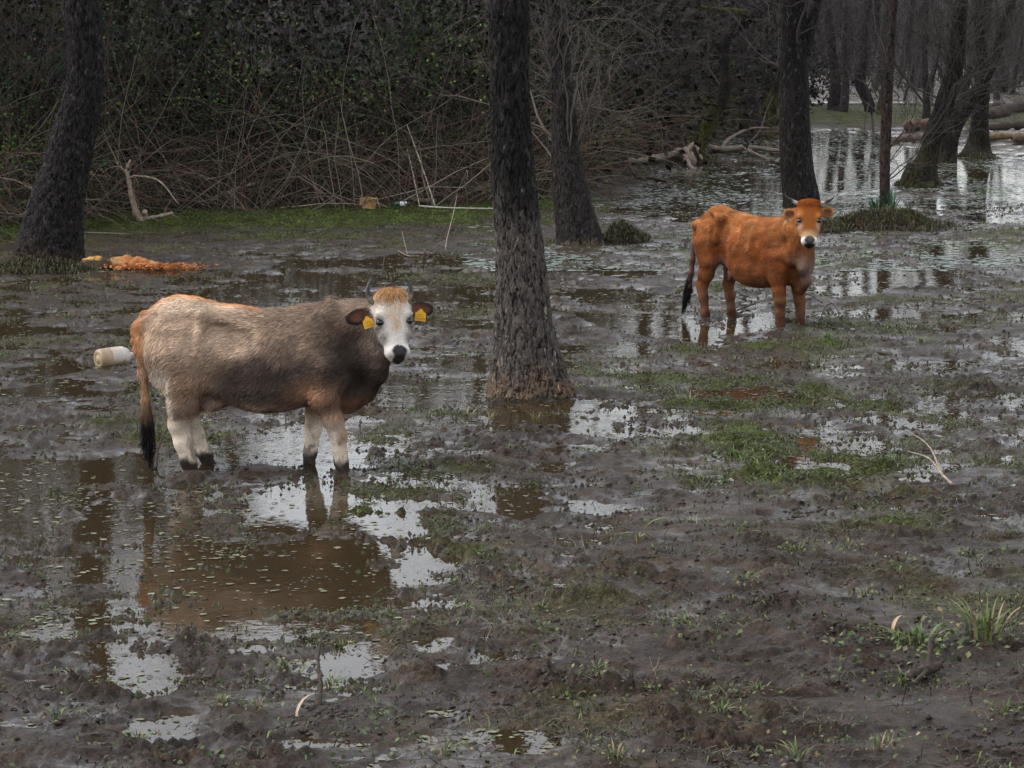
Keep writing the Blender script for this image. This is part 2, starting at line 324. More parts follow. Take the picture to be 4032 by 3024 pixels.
nw = noise(nt, 3.0, 3, .5, co); nw2 = noise(nt, 22.0, 3, .5, co); bw = bump(nt, nw.outputs[0], .06, .05); bw2 = nt.nodes.new("ShaderNodeBump"); bw2.inputs["Strength"].default_value = .05; bw2.inputs["Distance"].default_value = .01
nt.links.new(nw2.outputs[0], bw2.inputs["Height"]); nt.links.new(bw.outputs[0], bw2.inputs["Normal"])
for nd_ in (fr, gl): nt.links.new(bw2.outputs[0], nd_.inputs["Normal"])
me = mesh_np("flood_water", [(-400, 2, 0), (400, 2, 0), (400, 160, 0), (-400, 160, 0)], [[[0, 1, 2, 3]]], m)
tag(obj("flood_water", me), kind="structure")
# ------------------------------------------------------------------ trees
def bark_mat(name, scale=1.0):
    m, nt, b, out = new_mat(name); co = coords(nt); vc = vcol(nt)
    mp = nt.nodes.new("ShaderNodeMapping"); nt.links.new(co, mp.inputs[0]); mp.inputs["Scale"].default_value = (1, 1, .30)
    nz = noise(nt, 9, 4, .6, mp.outputs[0]); wv = mixc(nt, .10, mp.outputs[0], nz.outputs["Color"])
    vo = nt.nodes.new("ShaderNodeTexVoronoi"); vo.feature = 'DISTANCE_TO_EDGE'; vo.inputs["Scale"].default_value = 26*scale; vo.inputs["Randomness"].default_value = 1.0; nt.links.new(wv, vo.inputs["Vector"])
    nf = noise(nt, 85*scale, 6, .7, mp.outputs[0]); ng = noise(nt, 15*scale, 5, .65, wv)
    rg = nt.nodes.new("ShaderNodeMath"); rg.operation = 'SUBTRACT'; nt.links.new(ng.outputs[0], rg.inputs[0]); rg.inputs[1].default_value = .5
    ra = nt.nodes.new("ShaderNodeMath"); ra.operation = 'ABSOLUTE'; nt.links.new(rg.outputs[0], ra.inputs[0])
    fur = ramp(nt, ra.outputs[0], .0, .15)                                    # long furrows
    edge = ramp(nt, vo.outputs["Distance"], .0, .20)                          # small plates
    hh = nt.nodes.new("ShaderNodeMath"); hh.operation = 'MULTIPLY_ADD'; nt.links.new(edge.outputs[0], hh.inputs[0]); hh.inputs[1].default_value = .45; nt.links.new(fur.outputs[0], hh.inputs[2])
    ad = nt.nodes.new("ShaderNodeMath"); ad.operation = 'MULTIPLY_ADD'; nt.links.new(nf.outputs[0], ad.inputs[0]); ad.inputs[1].default_value = .8; nt.links.new(hh.outputs[0], ad.inputs[2])
    cr = ramp(nt, ad.outputs[0], .55, 1.75, (.05, .047, .045, 1), (1.05, 1.02, 1.0, 1))
    c1 = mixc(nt, 1.0, vc.outputs[0], cr.outputs[0], 'MULTIPLY'); c2 = mixc(nt, 1.0, c1, ramp(nt, nf.outputs[0], .3, .72, (.7, .7, .7, 1), (1.3, 1.3, 1.3, 1)).outputs[0], 'MULTIPLY')
    nl = noise(nt, 34*scale, 3, .55, mp.outputs[0]); fl = ramp(nt, nl.outputs[0], .62, .70, (1, 1, 1, 1), (3.0, 3.0, 2.9, 1)); c2 = mixc(nt, 1.0, c2, fl.outputs[0], "MULTIPLY")       # pale flecks of lichen
    nt.links.new(c2, b.inputs["Base Color"]); b.inputs["Roughness"].default_value = .75; b.inputs["Specular IOR Level"].default_value = .12
    nt.links.new(bump(nt, ad.outputs[0], 1.0, .034).outputs[0], b.inputs["Normal"]); return m
M["bark"] = bark_mat("furrowed_bark")
def trunk_mesh(name, pts, n_ring, n_side, seed, flare=.0, lobes=5, amp=.010, colour=None, mat=None, knobs=()):
    """pts: (x,y,z,r) up the trunk; ground end first"""
    S = spline(np.asarray(pts, float), n_ring); P, R = S[:, :3], np.maximum(S[:, 3], .004)
    T = unit(np.gradient(P, axis=0)); ref = np.array([0, 1., 0]); A = unit(np.cross(T, ref)); B = np.cross(T, A)
    th = np.arange(n_side)*2*np.pi/n_side; ct, st = np.cos(th)[None], np.sin(th)[None]; h = (P[:, 2]-P[0, 2])[:, None]
    rr = R[:, None]*np.ones_like(ct)
    lob = pn(ct*1.3+seed, st*1.3, 0, seed)*.9+.35*np.cos(lobes*th+seed)[None]
    rr = rr*(1+flare*lob*np.exp(-h/.35)+.06*pn(ct*1.2, st*1.2, h*.8, seed+1)+.05*pn(ct*2.5, st*2.5, h*2, seed+7))
    for kz, kt, kr in knobs: rr = rr+kr*np.exp(-((h-kz)**2)/(kr*kr*2.0)-((np.angle(np.exp(1j*(th[None]-kt))))**2)/.16)
    arc = np.maximum(R[:, None], .05)
    f = np.abs(pn(ct*arc*17, st*arc*17, h*5, seed+2)); f2 = np.abs(pn(ct*arc*34, st*arc*34, h*11, seed+3)); g = pn(ct*arc*55, st*arc*55, h*26, seed+4)
    rr = rr-amp*(sm(.16, .0, f)*1.0+sm(.14, 0, f2)*.65)+amp*.5*g
    V = P[:, None, :]+rr[..., None]*(ct[..., None]*A[:, None, :]+st[..., None]*B[:, None, :])
    V = V.reshape(-1, 3); i, j = np.meshgrid(np.arange(n_ring-1), np.arange(n_side), indexing='ij'); j2 = (j+1) % n_side
    F = np.stack([i*n_side+j, i*n_side+j2, (i+1)*n_side+j2, (i+1)*n_side+j], -1).reshape(-1, 4)
    hh = np.repeat(h[:, 0], n_side); col = colour(V, hh, seed)
    col *= (1-.35*sm(.10, .0, f)).reshape(-1, 1)
    return mesh_np(name, V, [F], mat or M["bark"], col, True)
def bark_col(base=(.055, .047, .044), top=None, mudh=.45, mud=(.105, .080, .060), lichen=.25, moss=0.0, moss_side=(-1, -1)):
    def f(V, h, seed):
        x, y, z = V.T; n = fbm(x*4, y*4, z*2, 4, seed+20); n2 = fbm(x*14, y*14, z*9, 3, seed+30)
        c = np.tile(np.array(base), (len(V), 1))
        if top is not None: c = mix(c, top[0], sm(top[1], top[2], h+.35*n))
        c = mix(c, (.15, .145, .135), sm(.25, .5, n2)*lichen)
        c = mix(c, mud, sm(mudh, mudh*.35, h+.25*n)); c = mix(c, (.020, .016, .013), sm(.09, .02, h+.10*n2))
        if moss: c = mix(c, (.10, .10, .016), sm(-.1, .3, n+.3)*moss*sm(1.9, .4, h))
        return c
    return f
def crown_mesh(name, P0, R0, seed, n1=14, n2=90, n3=420, n4=0, l1=2.6, l2=1.4, l3=.7, l4=.35, droop=-.02, col=(.048, .041, .038), t0=.3, t1=.98, rmin=.0022, sides=(6, 4, 3, 3), a1=(.5, 1.2)):
    rs = np.random.RandomState(seed); mb = MB(); prev = np.asarray(P0)[None] if np.asarray(P0).ndim == 2 else np.asarray(P0); pr = np.asarray(R0)[None] if np.asarray(R0).ndim == 1 else np.asarray(R0)
    for lev, (n, L, wob, K, sd) in enumerate(((n1, l1, .13, 12, sides[0]), (n2, l2, .17, 9, sides[1]), (n3, l3, .2, 7, sides[2]), (n4, l4, .22, 5, sides[3]))):
        if not n: break
        s, d, i, k = offshoots(rs, prev, n, t0 if lev == 0 else .15, t1, *(a1 if lev == 0 else (.35, 1.0)))
        up = .02 if lev == 0 else droop
        P = grow(rs, s, d, L*rs.uniform(.5, 1.3, n), K, wob, up); rb = np.maximum(np.minimum(pr[i, np.minimum(np.searchsorted(np.arange(pr.shape[1]), k), pr.shape[1]-1)]*(rs.uniform(.05, .15, n) if lev == 0 else rs.uniform(.40, .65, n)), .032), rmin*1.3)
        R = taper(rb, np.maximum(rb*.22, rmin), K); Vt, Ft = tubes(P, R, sd)
        c = np.asarray(col)*rs.uniform(.55, 1.5, (n, 1))*np.array([1, 1, 1]); mb.add(Vt, None, Ft, np.repeat(c, K*sd, 0)); prev, pr = P, R
    return mb
def tree(name, label, pts, seed, rings=120, sides=36, flare=.3, amp=.010, colour=None, crown=None, group=None, knobs=(), limbs=()):
    base = np.array(pts[0][:3]); root = obj(name, None, None, base); tag(root, label, "tree", group)
    L = [(p[0]-base[0], p[1]-base[1], p[2]-base[2], p[3]) for p in pts]
    obj("trunk", trunk_mesh("trunk", L, rings, sides, seed, flare, 5, amp, colour or bark_col(), knobs=knobs), root)
    for k, lm in enumerate(limbs):
        Ll = [(p[0]-base[0], p[1]-base[1], p[2]-base[2], p[3]) for p in lm]
        obj("limb", trunk_mesh("limb", Ll, 50, 18, seed+50+k, 0, 5, amp*.6, colour or bark_col(mudh=.01)), root)
    if crown is not None:
        S = spline(np.array(L), 40); parents = S[None, :, :3]; pr = S[None, :, 3]
        if limbs:
            ls = np.stack([spline(np.array([(p[0]-base[0], p[1]-base[1], p[2]-base[2], p[3]) for p in lm]), 40) for lm in limbs]); parents = np.concatenate([parents, ls[..., :3]]); pr = np.concatenate([pr, ls[..., 3]])
        crown_mesh("crown", parents, pr, seed+100, **crown).build("crown", M["twig"], root, True)
    return root
def up_from(pts, Y, rows, extra):
    """trunk stations: rows of (u, v, width) at distance Y in reading units, then (dx, dz, r) above the frame"""
    out = []
    for u, v, w in rows:
        p = D(u, v, Y); q = D(u+w, v, Y); out.append((p[0], p[1], p[2], abs(q[0]-p[0])/2))
    b = out[-1]
    for dx, dy, dz, r in extra: b = (b[0]+dx, b[1]+dy, b[2]+dz, r); out.append(b)
    return out
def sink(o, z=-.12):
    p = o[0]; return [(p[0], p[1], z, p[3]*1.04)]+o
yb = G(100, 572)[1]
tree("leaning_tree", "dark leaning tree with swollen foot beside the orange rotten wood", sink(up_from(None, yb, [(105, 576, 172), (108, 540, 150), (118, 460, 126), (140, 370, 104), (162, 280, 92), (181, 200, 84), (184, 120, 78), (174, 10, 84)], [(-.1, .1, 1.2, .24), (.15, .2, 2.2, .19), (.3, 0, 3, .10), (.1, .1, 2.5, .03)])), 3, 220, 80, .16, .022,
     bark_col((.030, .026, .027), None, .55, (.055, .037, .027), .45), dict(n1=16, n2=80, n3=300, t0=.72, l1=3.0), knobs=((.95, 4.35, .09), (1.55, 4.9, .06)))
yc = G(1146, 852)[1]
tree("upright_tree", "straight dark tree with flared foot between the two cows", sink(up_from(None, yc, [(1146, 856, 200), (1143, 832, 184), (1138, 770, 150), (1130, 690, 126), (1127, 600, 114), (1118, 500, 104), (1111, 400, 98), (1105, 300, 92), (1102, 200, 88), (1100, 100, 90), (1098, 0, 93)], [(-.03, 0, 1.0, .19), (.1, .1, 2.2, .16), (-.1, .1, 2.6, .09), (.1, .2, 2.4, .03)])), 5, 290, 90, .13, .014,
     bark_col((.135, .116, .105), ((.022, .020, .019), 1.45, 2.1), .42, (.22, .155, .11), .40), dict(n1=14, n2=70, n3=260, t0=.70, l1=2.4))
y3 = G(1248, 528)[1]
tree("burnt_tree", "tree with blackened side and pale muddy foot beside a small mound", sink(up_from(None, y3, [(1252, 531, 108), (1250, 505, 100), (1240, 460, 86), (1230, 400, 74), (1222, 330, 62), (1218, 260, 56), (1214, 200, 54), (1207, 100, 50), (1202, 0, 48)], [(-.1, 0, 1.4, .17), (.1, .1, 2.4, .13), (.1, .1, 2.6, .07), (0, .1, 2.2, .02)])), 8, 230, 72, .14, .011,
     bark_col((.044, .038, .036), None, .24, (.18, .135, .095), .5), dict(n1=34, n2=210, n3=800, n4=800, t0=.32, l1=2.2, l2=1.3, l3=.8, droop=-.06, col=(.085, .072, .064)), knobs=((2.35, 5.6, .05),))
y4 = G(1728, 446)[1]
tree("mottled_tree", "mottled upright tree directly behind the ginger cow's head", sink(up_from(None, y4, [(1733, 448, 86), (1730, 420, 80), (1722, 370, 72), (1718, 300, 68), (1716, 220, 66), (1715, 140, 60), (1716, 70, 56), (1715, 0, 54)], [(.05, 0, 1.3, .2), (.2, .1, 2.6, .16), (-.1, .1, 3, .08), (0, 0, 2.4, .02)])), 13, 200, 64, .12, .012,
     bark_col((.030, .026, .024), ((.016, .014, .013), 2.0, 2.9), .25, (.04, .032, .026), .55), dict(n1=26, n2=170, n3=600, n4=350, t0=.42, l1=3.2, l2=1.8, l3=.9, droop=-.03),
     limbs=[[tuple(D(1742, 120, y4))+(.09,), tuple(D(1752, 60, y4))+(.10,), tuple(D(1768, 0, y4))+(.08,), tuple(D(1800, -120, y4))+(.05,)]])
y5 = G(1915, 470)[1]
tree("thin_tree", "thin reddish young tree growing on the grassy mound", sink(up_from(None, y5, [(1911, 462, 25), (1911, 420, 23), (1912, 350, 23), (1914, 280, 24), (1918, 200, 22), (1924, 100, 20), (1932, 0, 18)], [(.1, 0, 1.5, .06), (.1, 0, 2, .04), (.1, 0, 2, .012)]), .0), 17, 150, 28, .10, .008,
     bark_col((.070, .047, .040), ((.045, .033, .030), 1.2, 2.4), .01, (.1, .08, .06), .3), dict(n1=26, n2=140, n3=380, n4=250, t0=.22, l1=1.9, l2=1.1, l3=.6, droop=-.02))
def C6(cx, cy): return ((2700+cx*.6027)/Q, cy*.6027/Q)
def crop_rows(rows): return [C6(a, b)+(w*.6027/Q,) for a, b, w in rows]
ya = G(*C6(1520, 1215))[1]
tree("knobbly_tree", "knobbly leaning tree with mossy root rising from pale water", sink(up_from(None, ya, crop_rows([(1520, 1218, 270), (1530, 1150, 230), (1570, 1060, 155), (1600, 960, 125), (1625, 860, 130), (1665, 760, 125), (1700, 650, 130), (1740, 520, 120), (1765, 380, 115), (1785, 200, 100), (1800, 20, 90)]), [(.1, .1, 1.5, .14), (.2, 0, 2.4, .10), (0, .1, 2.5, .03)])), 23, 170, 56, .16, .018,
     bark_col((.024, .020, .018), None, .3, (.055, .045, .035), .15, .22), dict(n1=34, n2=240, n3=700, n4=300, t0=.34, l1=2.8, l2=1.6, l3=.9), knobs=((1.35, 2.4, .10), (1.5, 4.4, .08), (1.1, 5.4, .08), (.3, 3.2, .15)))
ybb = G(*C6(1705, 1062))[1]
tree("twin_tree", "dark tree leaning right behind the knobbly tree", sink(up_from(None, ybb, crop_rows([(1705, 1066, 130), (1715, 960, 125), (1740, 850, 125), (1790, 740, 130), (1860, 650, 110), (1930, 560, 85), (1985, 450, 78), (2030, 330, 75), (2075, 180, 65), (2130, 20, 55)]), [(.4, .1, 1.4, .10), (.5, 0, 2.2, .07), (.3, .1, 2.3, .02)])), 29, 150, 44, .12, .014,
     bark_col((.020, .017, .015), None, .5, (.060, .050, .036), .1, .1), dict(n1=32, n2=220, n3=650, n4=250, t0=.38, l1=2.6, l2=1.6, l3=.9))
yc3 = G(*C6(1900, 1022))[1]
tree("broad_footed_tree", "upright tree with broad spreading foot beside stacked logs", sink(up_from(None, yc3, crop_rows([(1900, 1026, 235), (1905, 985, 190), (1915, 920, 150), (1920, 830, 122), (1925, 720, 110), (1935, 600, 105), (1945, 480, 95), (1930, 330, 80), (1920, 180, 75), (1925, 20, 66)]), [(.1, .1, 1.8, .14), (.2, 0, 2.4, .10), (0, .1, 2.5, .03)])), 31, 150, 48, .30, .014,
     bark_col((.020, .017, .014), None, .5, (.065, .055, .042), .15, .08), dict(n1=30, n2=200, n3=600, n4=250, t0=.38, l1=3, l2=1.7, l3=.9))
y7 = G(*C6(50, 1040))[1]
tree("mossy_tree", "curved mossy tree bending over the flooded channel", sink(up_from(None, y7, crop_rows([(55, 1045, 150), (80, 960, 125), (130, 850, 105), (190, 740, 95), (240, 640, 86), (262, 540, 78), (255, 440, 70), (245, 340, 74), (275, 240, 80), (350, 160, 84), (450, 90, 70), (560, 20, 62)]), [(.7, 0, .5, .15), (1.0, .1, 1.2, .11), (.6, .1, 1.8, .03)]), .0), 37, 170, 44, .16, .012,
     bark_col((.026, .022, .020), ((.015, .012, .012), 2.2, 3.0), .2, (.06, .05, .04), .15, .95), dict(n1=22, n2=150, n3=520, n4=400, t0=.35, l1=2.4, l2=1.5, l3=.9, droop=-.05),
     limbs=[[tuple(D(*C6(470, 130), y7))+(.12,), tuple(D(*C6(420, 100), y7))+(.11,), tuple(D(*C6(330, 75), y7-.6))+(.09,), tuple(D(*C6(180, 60), y7-1.4))+(.06,), tuple(D(*C6(40, 30), y7-2))+(.02,)]])
# far pair and the trees round the far bank
def far_tree(name, label, rows, seed, grp, base_v=None, moss=0., col=(.030, .026, .026)):
    r = crop_rows(rows); Y = G(r[0][0], base_v*.6027/Q if base_v else r[0][1])[1]
    st = up_from(None, Y, r, [(.2, .1, 2.0, .16), (.2, 0, 3.0, .10), (0, .1, 3.0, .03)])
    tree(name, label, sink(st, min(0.0, st[0][2]-.05)), seed, 80, 24, .2, .02, bark_col(col, None, .4, (.07, .055, .045), .1, moss), dict(n1=22, n2=110, n3=330, n4=0, t0=.30, l1=3.6, l2=2.2, l3=1.2, rmin=.005, sides=(5, 3, 3, 3), col=(.032, .028, .028)), grp)
far_tree("forked_tree", "stout dark tree with brown roots behind the mossy tree", [(430, 850, 170), (420, 760, 140), (412, 640, 125), (400, 520, 120), (385, 400, 95), (375, 260, 80), (380, 60, 70)], 41, None)
far_tree("slanting_tree", "slanting tree with yellow moss on its foot behind the mottled tree", [(555, 800, 120), (545, 720, 100), (575, 640, 90), (605, 560, 80), (640, 470, 70), (690, 350, 60), (760, 180, 55), (830, 20, 50)], 43, None, 830, .9)
far_tree("gnarled_tree", "gnarled far tree with sideways roots in front of bright pool", [(985, 722, 150), (975, 680, 100), (980, 600, 80), (975, 480, 65), (960, 360, 60), (945, 220, 55), (930, 40, 50)], 47, None, 760)
far_tree("slim_far_tree", "slim pale far tree standing close beside the gnarled one", [(1030, 735, 60), (1040, 640, 60), (1045, 520, 52), (1030, 400, 48), (1035, 250, 45), (1045, 40, 40)], 53, None, 770, 0, (.075, .066, .060))
far_tree("stilted_tree", "far tree propped on bowed roots over the grass", [(1205, 735, 75), (1190, 660, 75), (1150, 570, 80), (1135, 500, 78), (1160, 400, 60), (1165, 260, 55), (1185, 40, 50)], 59, None, 775)
far_tree("straight_far_tree", "dark straight far tree just left of the thin reddish tree", [(1270, 770, 70), (1280, 680, 60), (1300, 560, 50), (1310, 400, 48), (1320, 220, 45), (1330, 20, 40)], 61, None, 790, .4)
far_tree("backlit_tree", "slender far tree rising between the knobbly tree and thin tree", [(1570, 800, 60), (1575, 680, 50), (1565, 500, 45), (1560, 320, 42), (1570, 60, 40)], 67, None, 830)
# more bare trees of the flooded wood, further back
rsT = np.random.RandomState(77); spots = []
for k in range(400):
    Yk = rsT.uniform(62, 150); xk = rsT.uniform(-.05, .42)*Yk
    if abs(xk/Yk-.135) < .055 and Yk < 140 or (xk/Yk > .19 and Yk < 88): continue
    if behind_edge(np.array(xk), np.array(Yk)) > 30: continue
    if all((xk-a)**2+(Yk-b_)**2 > 16 for a, b_ in spots): spots.append((xk, Yk))
    if len(spots) >= 26: break
first = None
for k, (xk, Yk) in enumerate(spots):
    v = k % 4
    if k < 4:
        s = np.random.RandomState(900+k); b = []
        xx, yy_ = 0, 0; r0 = s.uniform(.2, .34)
        for q, zz in enumerate((-.1, .3, 1.2, 2.5, 4, 6, 8, 10, 12)):
            b.append((xx, yy_, zz, r0*(1.5, 1.2, 1.0, .92, .85, .7, .5, .3, .06)[q])); xx += s.normal()*.2+.06*(k-1.5); yy_ += s.normal()*.15
        t = tree("bare_tree", "bare grey tree standing far back in the flooded wood", b, 200+k, 50, 16, .25, .02, bark_col((.024, .021, .021), None, .5, (.07, .06, .05), .1), dict(n1=24, n2=120, n3=340, t0=.22, l1=3.4, l2=2.2, l3=1.3, rmin=.006, sides=(5, 3, 3, 3), col=(.032, .028, .028)), "bare trees far back in the flooded wood")
        t.location = (xk, Yk, 0); first = (first or [])+[t]
    else:
        src = first[v]; t = src.copy(); C.objects.link(t); t.location = (xk, Yk, 0); t.rotation_euler = (0, 0, rsT.uniform(0, 6.28)); sc = rsT.uniform(.8, 1.25); t.scale = (sc, sc, sc)
        for ch in src.children:
            c_ = ch.copy(); C.objects.link(c_); c_.parent = t
# the wood beyond: one grey mass of trunks and twigs
rsW = np.random.RandomState(5); mb = MB(); n = 1300
yy = 118+rsW.rand(n)**.8*130; xx = rsW.uniform(-.48, .62, n)*yy
keep = ~((np.abs(xx/yy-.13) < .022) & (yy < 160)); xx, yy = xx[keep], yy[keep]; n = len(xx)
P = grow(rsW, np.stack([xx, yy, np.zeros(n)], 1), np.stack([rsW.normal(size=n)*.12, rsW.normal(size=n)*.1, np.ones(n)], 1), rsW.uniform(3.5, 8.5, n), 8, .06, .03)
R = taper(rsW.uniform(.08, .28, n), np.full(n, .02), 8); Vt, Ft = tubes(P, R, 4); mb.add(Vt, None, Ft, np.repeat(np.array([.034, .030, .031])*rsW.uniform(.6, 1.4, (n, 1)), 32, 0))
s, d, i, k = offshoots(rsW, P, 4500, .05, 1, .3, 1.3); P2 = grow(rsW, s, d, rsW.uniform(1, 3.6, 4500), 5, .2, .02); R2 = taper(rsW.uniform(.015, .05, 4500), np.full(4500, .008), 5); Vt, Ft = tubes(P2, R2, 3)
mb.add(Vt, None, Ft, np.repeat(np.array([.036, .031, .032])*rsW.uniform(.6, 1.4, (4500, 1)), 15, 0))
s, d, i, k = offshoots(rsW, P2, 8000, .05, 1, .3, 1.2); P3 = grow(rsW, s, d, rsW.uniform(.6, 2.2, 8000), 3, .25, -.02); R3 = taper(np.full(8000, .016), np.full(8000, .008), 3); Vt, Ft = tubes(P3, R3, 3)
mb.add(Vt, None, Ft, np.repeat(np.array([.038, .033, .034])*rsW.uniform(.6, 1.4, (8000, 1)), 9, 0))
# scrub along its foot
n = 3000; yy = 120+rsW.rand(n)*110; xx = rsW.uniform(-.48, .62, n)*yy; keep = ~((np.abs(xx/yy-.13) < .02) & (yy < 165)); xx, yy = xx[keep], yy[keep]; n = len(xx)
P = grow(rsW, np.stack([xx, yy, np.zeros(n)], 1), np.stack([rsW.normal(size=n)*.5, rsW.normal(size=n)*.5, np.ones(n)], 1), rsW.uniform(.8, 3.5, n), 5, .2, -.05); Vt, Ft = tubes(P, taper(np.full(n, .05), np.full(n, .012), 5), 3)
mb.add(Vt, None, Ft, np.repeat(np.array([.058, .062, .050])*rsW.uniform(.5, 1.4, (n, 1)), 15, 0))
tag(mb.build("distant_wood", M["twig"]), "grey mass of far bare woodland behind the flooded ground", "woodland", None, "stuff")
# a low wooded ridge closes the view
nx_, ny_ = 420, 26; gx = np.linspace(-260, 330, nx_); gy = np.linspace(252, 330, ny_); XX, YY = np.meshgrid(gx, gy)
hz = sm(250, 275, YY)*(8.5+5*fbm(XX*.03, YY*.03, 0, 3, 90)+3.0*pn(XX*.25, YY*.25, 0, 91)+1.6*pn(XX*.9, YY*.5, 0, 92))-.5
V = np.stack([XX, YY, hz], -1).reshape(-1, 3); i, j = np.meshgrid(np.arange(ny_-1), np.arange(nx_-1), indexing='ij'); F = np.stack([i*nx_+j, i*nx_+j+1, (i+1)*nx_+j+1, (i+1)*nx_+j], -1).reshape(-1, 4)
cn = fbm(V[:, 0]*.4, V[:, 1]*.4, V[:, 2]*.6, 4, 93); M["ridge"] = simple("wooded_ridge", .95, .05, 1.2, .8, .5, .5)
tag(obj("wooded_ridge", mesh_np("wooded_ridge", V, [F], M["ridge"], mix((.022, .019, .020), (.042, .037, .037), sm(-.3, .4, cn)), True)), kind="structure")
# ------------------------------------------------------------------ cows: one blended body surface each
class Field:
    def __init__(s, lo, hi, h):
        s.h = h; s.lo = np.asarray(lo, float); n = np.ceil((np.asarray(hi)-s.lo)/h).astype(int)+1
        s.ax = [s.lo[i]+h*np.arange(n[i]) for i in range(3)]; s.d = np.full(n, 9.0, np.float32)
    def _sl(s, lo, hi):
        r = []
        for i in range(3):
            a = int(np.clip(math.floor((lo[i]-s.lo[i])/s.h), 0, s.d.shape[i])); b = int(np.clip(math.ceil((hi[i]-s.lo[i])/s.h)+1, 0, s.d.shape[i]))
            r.append(slice(a, b))
        return tuple(r)
    def put(s, fn, lo, hi, k, cut=False):
        m = max(k, 0.03)+0.03; sl = s._sl(np.asarray(lo)-m, np.asarray(hi)+m)
        x = s.ax[0][sl[0]][:, None, None].astype(np.float32); y = s.ax[1][sl[1]][None, :, None].astype(np.float32); z = s.ax[2][sl[2]][None, None, :].astype(np.float32)
        b = fn(x, y, z); a = s.d[sl]
        if cut:
            b = -b; h = np.maximum(k-np.abs(a-b), 0)/k; s.d[sl] = np.maximum(a, b)+h*h*k*0.25
        else:
            h = np.maximum(k-np.abs(a-b), 0)/k; s.d[sl] = np.minimum(a, b)-h*h*k*0.25
    def cone(s, a, b, r1, r2, k=0.05, sc=(1, 1, 1)):
        a = np.asarray(a, float); b = np.asarray(b, float); r = max(r1, r2)*max(1, 1/min(sc))
        fn = lambda x, y, z: cone_d(x, y, z, a, b, r1, r2, sc)
        s.put(fn, np.minimum(a, b)-r, np.maximum(a, b)+r, k)
    def chain(s, pts, k=0.05, sc=(1, 1, 1)):
        for p, q in zip(pts[:-1], pts[1:]): s.cone(p[0], q[0], p[1], q[1], k, sc)
    def ell(s, c, r, k=0.05, R=None, cut=False):
        c = np.asarray(c, float); m = max(r)
        s.put(lambda x, y, z: ell_d(x, y, z, c, r, R), c-m, c+m, k, cut)
def cone_d(x, y, z, a, b, r1, r2, sc=(1, 1, 1)):
    ba = b-a; L = float(ba@ba)+1e-9
    t = np.clip(((x-a[0])*ba[0]+(y-a[1])*ba[1]+(z-a[2])*ba[2])/L, 0, 1)
    return np.sqrt(((x-a[0]-t*ba[0])*sc[0])**2+((y-a[1]-t*ba[1])*sc[1])**2+((z-a[2]-t*ba[2])*sc[2])**2)-(r1+(r2-r1)*t)
def ell_d(x, y, z, c, r, R=None):
    x = x-c[0]; y = y-c[1]; z = z-c[2]
    if R is not None: x, y, z = (R[0][0]*x+R[0][1]*y+R[0][2]*z, R[1][0]*x+R[1][1]*y+R[1][2]*z, R[2][0]*x+R[2][1]*y+R[2][2]*z)
    k0 = np.sqrt((x/r[0])**2+(y/r[1])**2+(z/r[2])**2); k1 = np.sqrt((x/r[0]**2)**2+(y/r[1]**2)**2+(z/r[2]**2)**2)
    return k0*(k0-1)/np.maximum(k1, 1e-6)
def torso_d(x, y, z, T):
    xs = np.clip(x, T[0, 0], T[-1, 0]); zt = np.interp(xs, T[:, 0], T[:, 1]); zb = np.interp(xs, T[:, 0], T[:, 2]); w = np.interp(xs, T[:, 0], T[:, 3])
    zc = zb+(zt-zb)*0.46; up = (z-zc)/(zt-zc); dn = (zc-z)/(zc-zb)
    a = np.where(z > zc, up, dn); p = np.where(z > zc, 1.75, 2.15)
    rho = (np.abs(y/w)**p+np.abs(a)**p)**(1/p)
    return (rho-1)*np.minimum(w, (zt-zb)*0.5)*0.85+np.abs(x-xs)
SL = 0.86                                               # length of the head
def head_coords(P, O, a, n, l):
    q = P-O; return q@a/SL, q@l, q@n
HS = np.array([[-.02, .085, -.008, .07], [.03, .124, .0, .13], [.10, .134, .0, .20], [.17, .136, -.002, .235], [.235, .126, -.006, .245], [.30, .100, -.010, .225],
               [.36, .082, -.010, .185], [.42, .082, -.006, .155], [.47, .093, .002, .140], [.515, .097, .0, .125], [.545, .078, -.012, .10], [.57, .03, -.035, .06]])
def head_d(s, lt, nn, ws=1.0):
    sc = np.clip(s, HS[0, 0], HS[-1, 0]); w = np.interp(sc, HS[:, 0], HS[:, 1])*ws; top = np.interp(sc, HS[:, 0], HS[:, 2]); bk = np.interp(sc, HS[:, 0], HS[:, 3])
    mid = top-bk*0.45; a = np.where(nn > mid, (nn-mid)/(top-mid), (mid-nn)/(bk*0.55))
    p = 2.5; wl = w*np.where(nn < mid, 1-0.35*np.clip((mid-nn)/(bk*0.55), 0, 1), 1)
    rho = (np.abs(lt/wl)**p+np.abs(a)**p)**(1/p)
    return (rho-1)*np.minimum(w, bk*0.5)*0.85+np.abs(s-sc)*SL

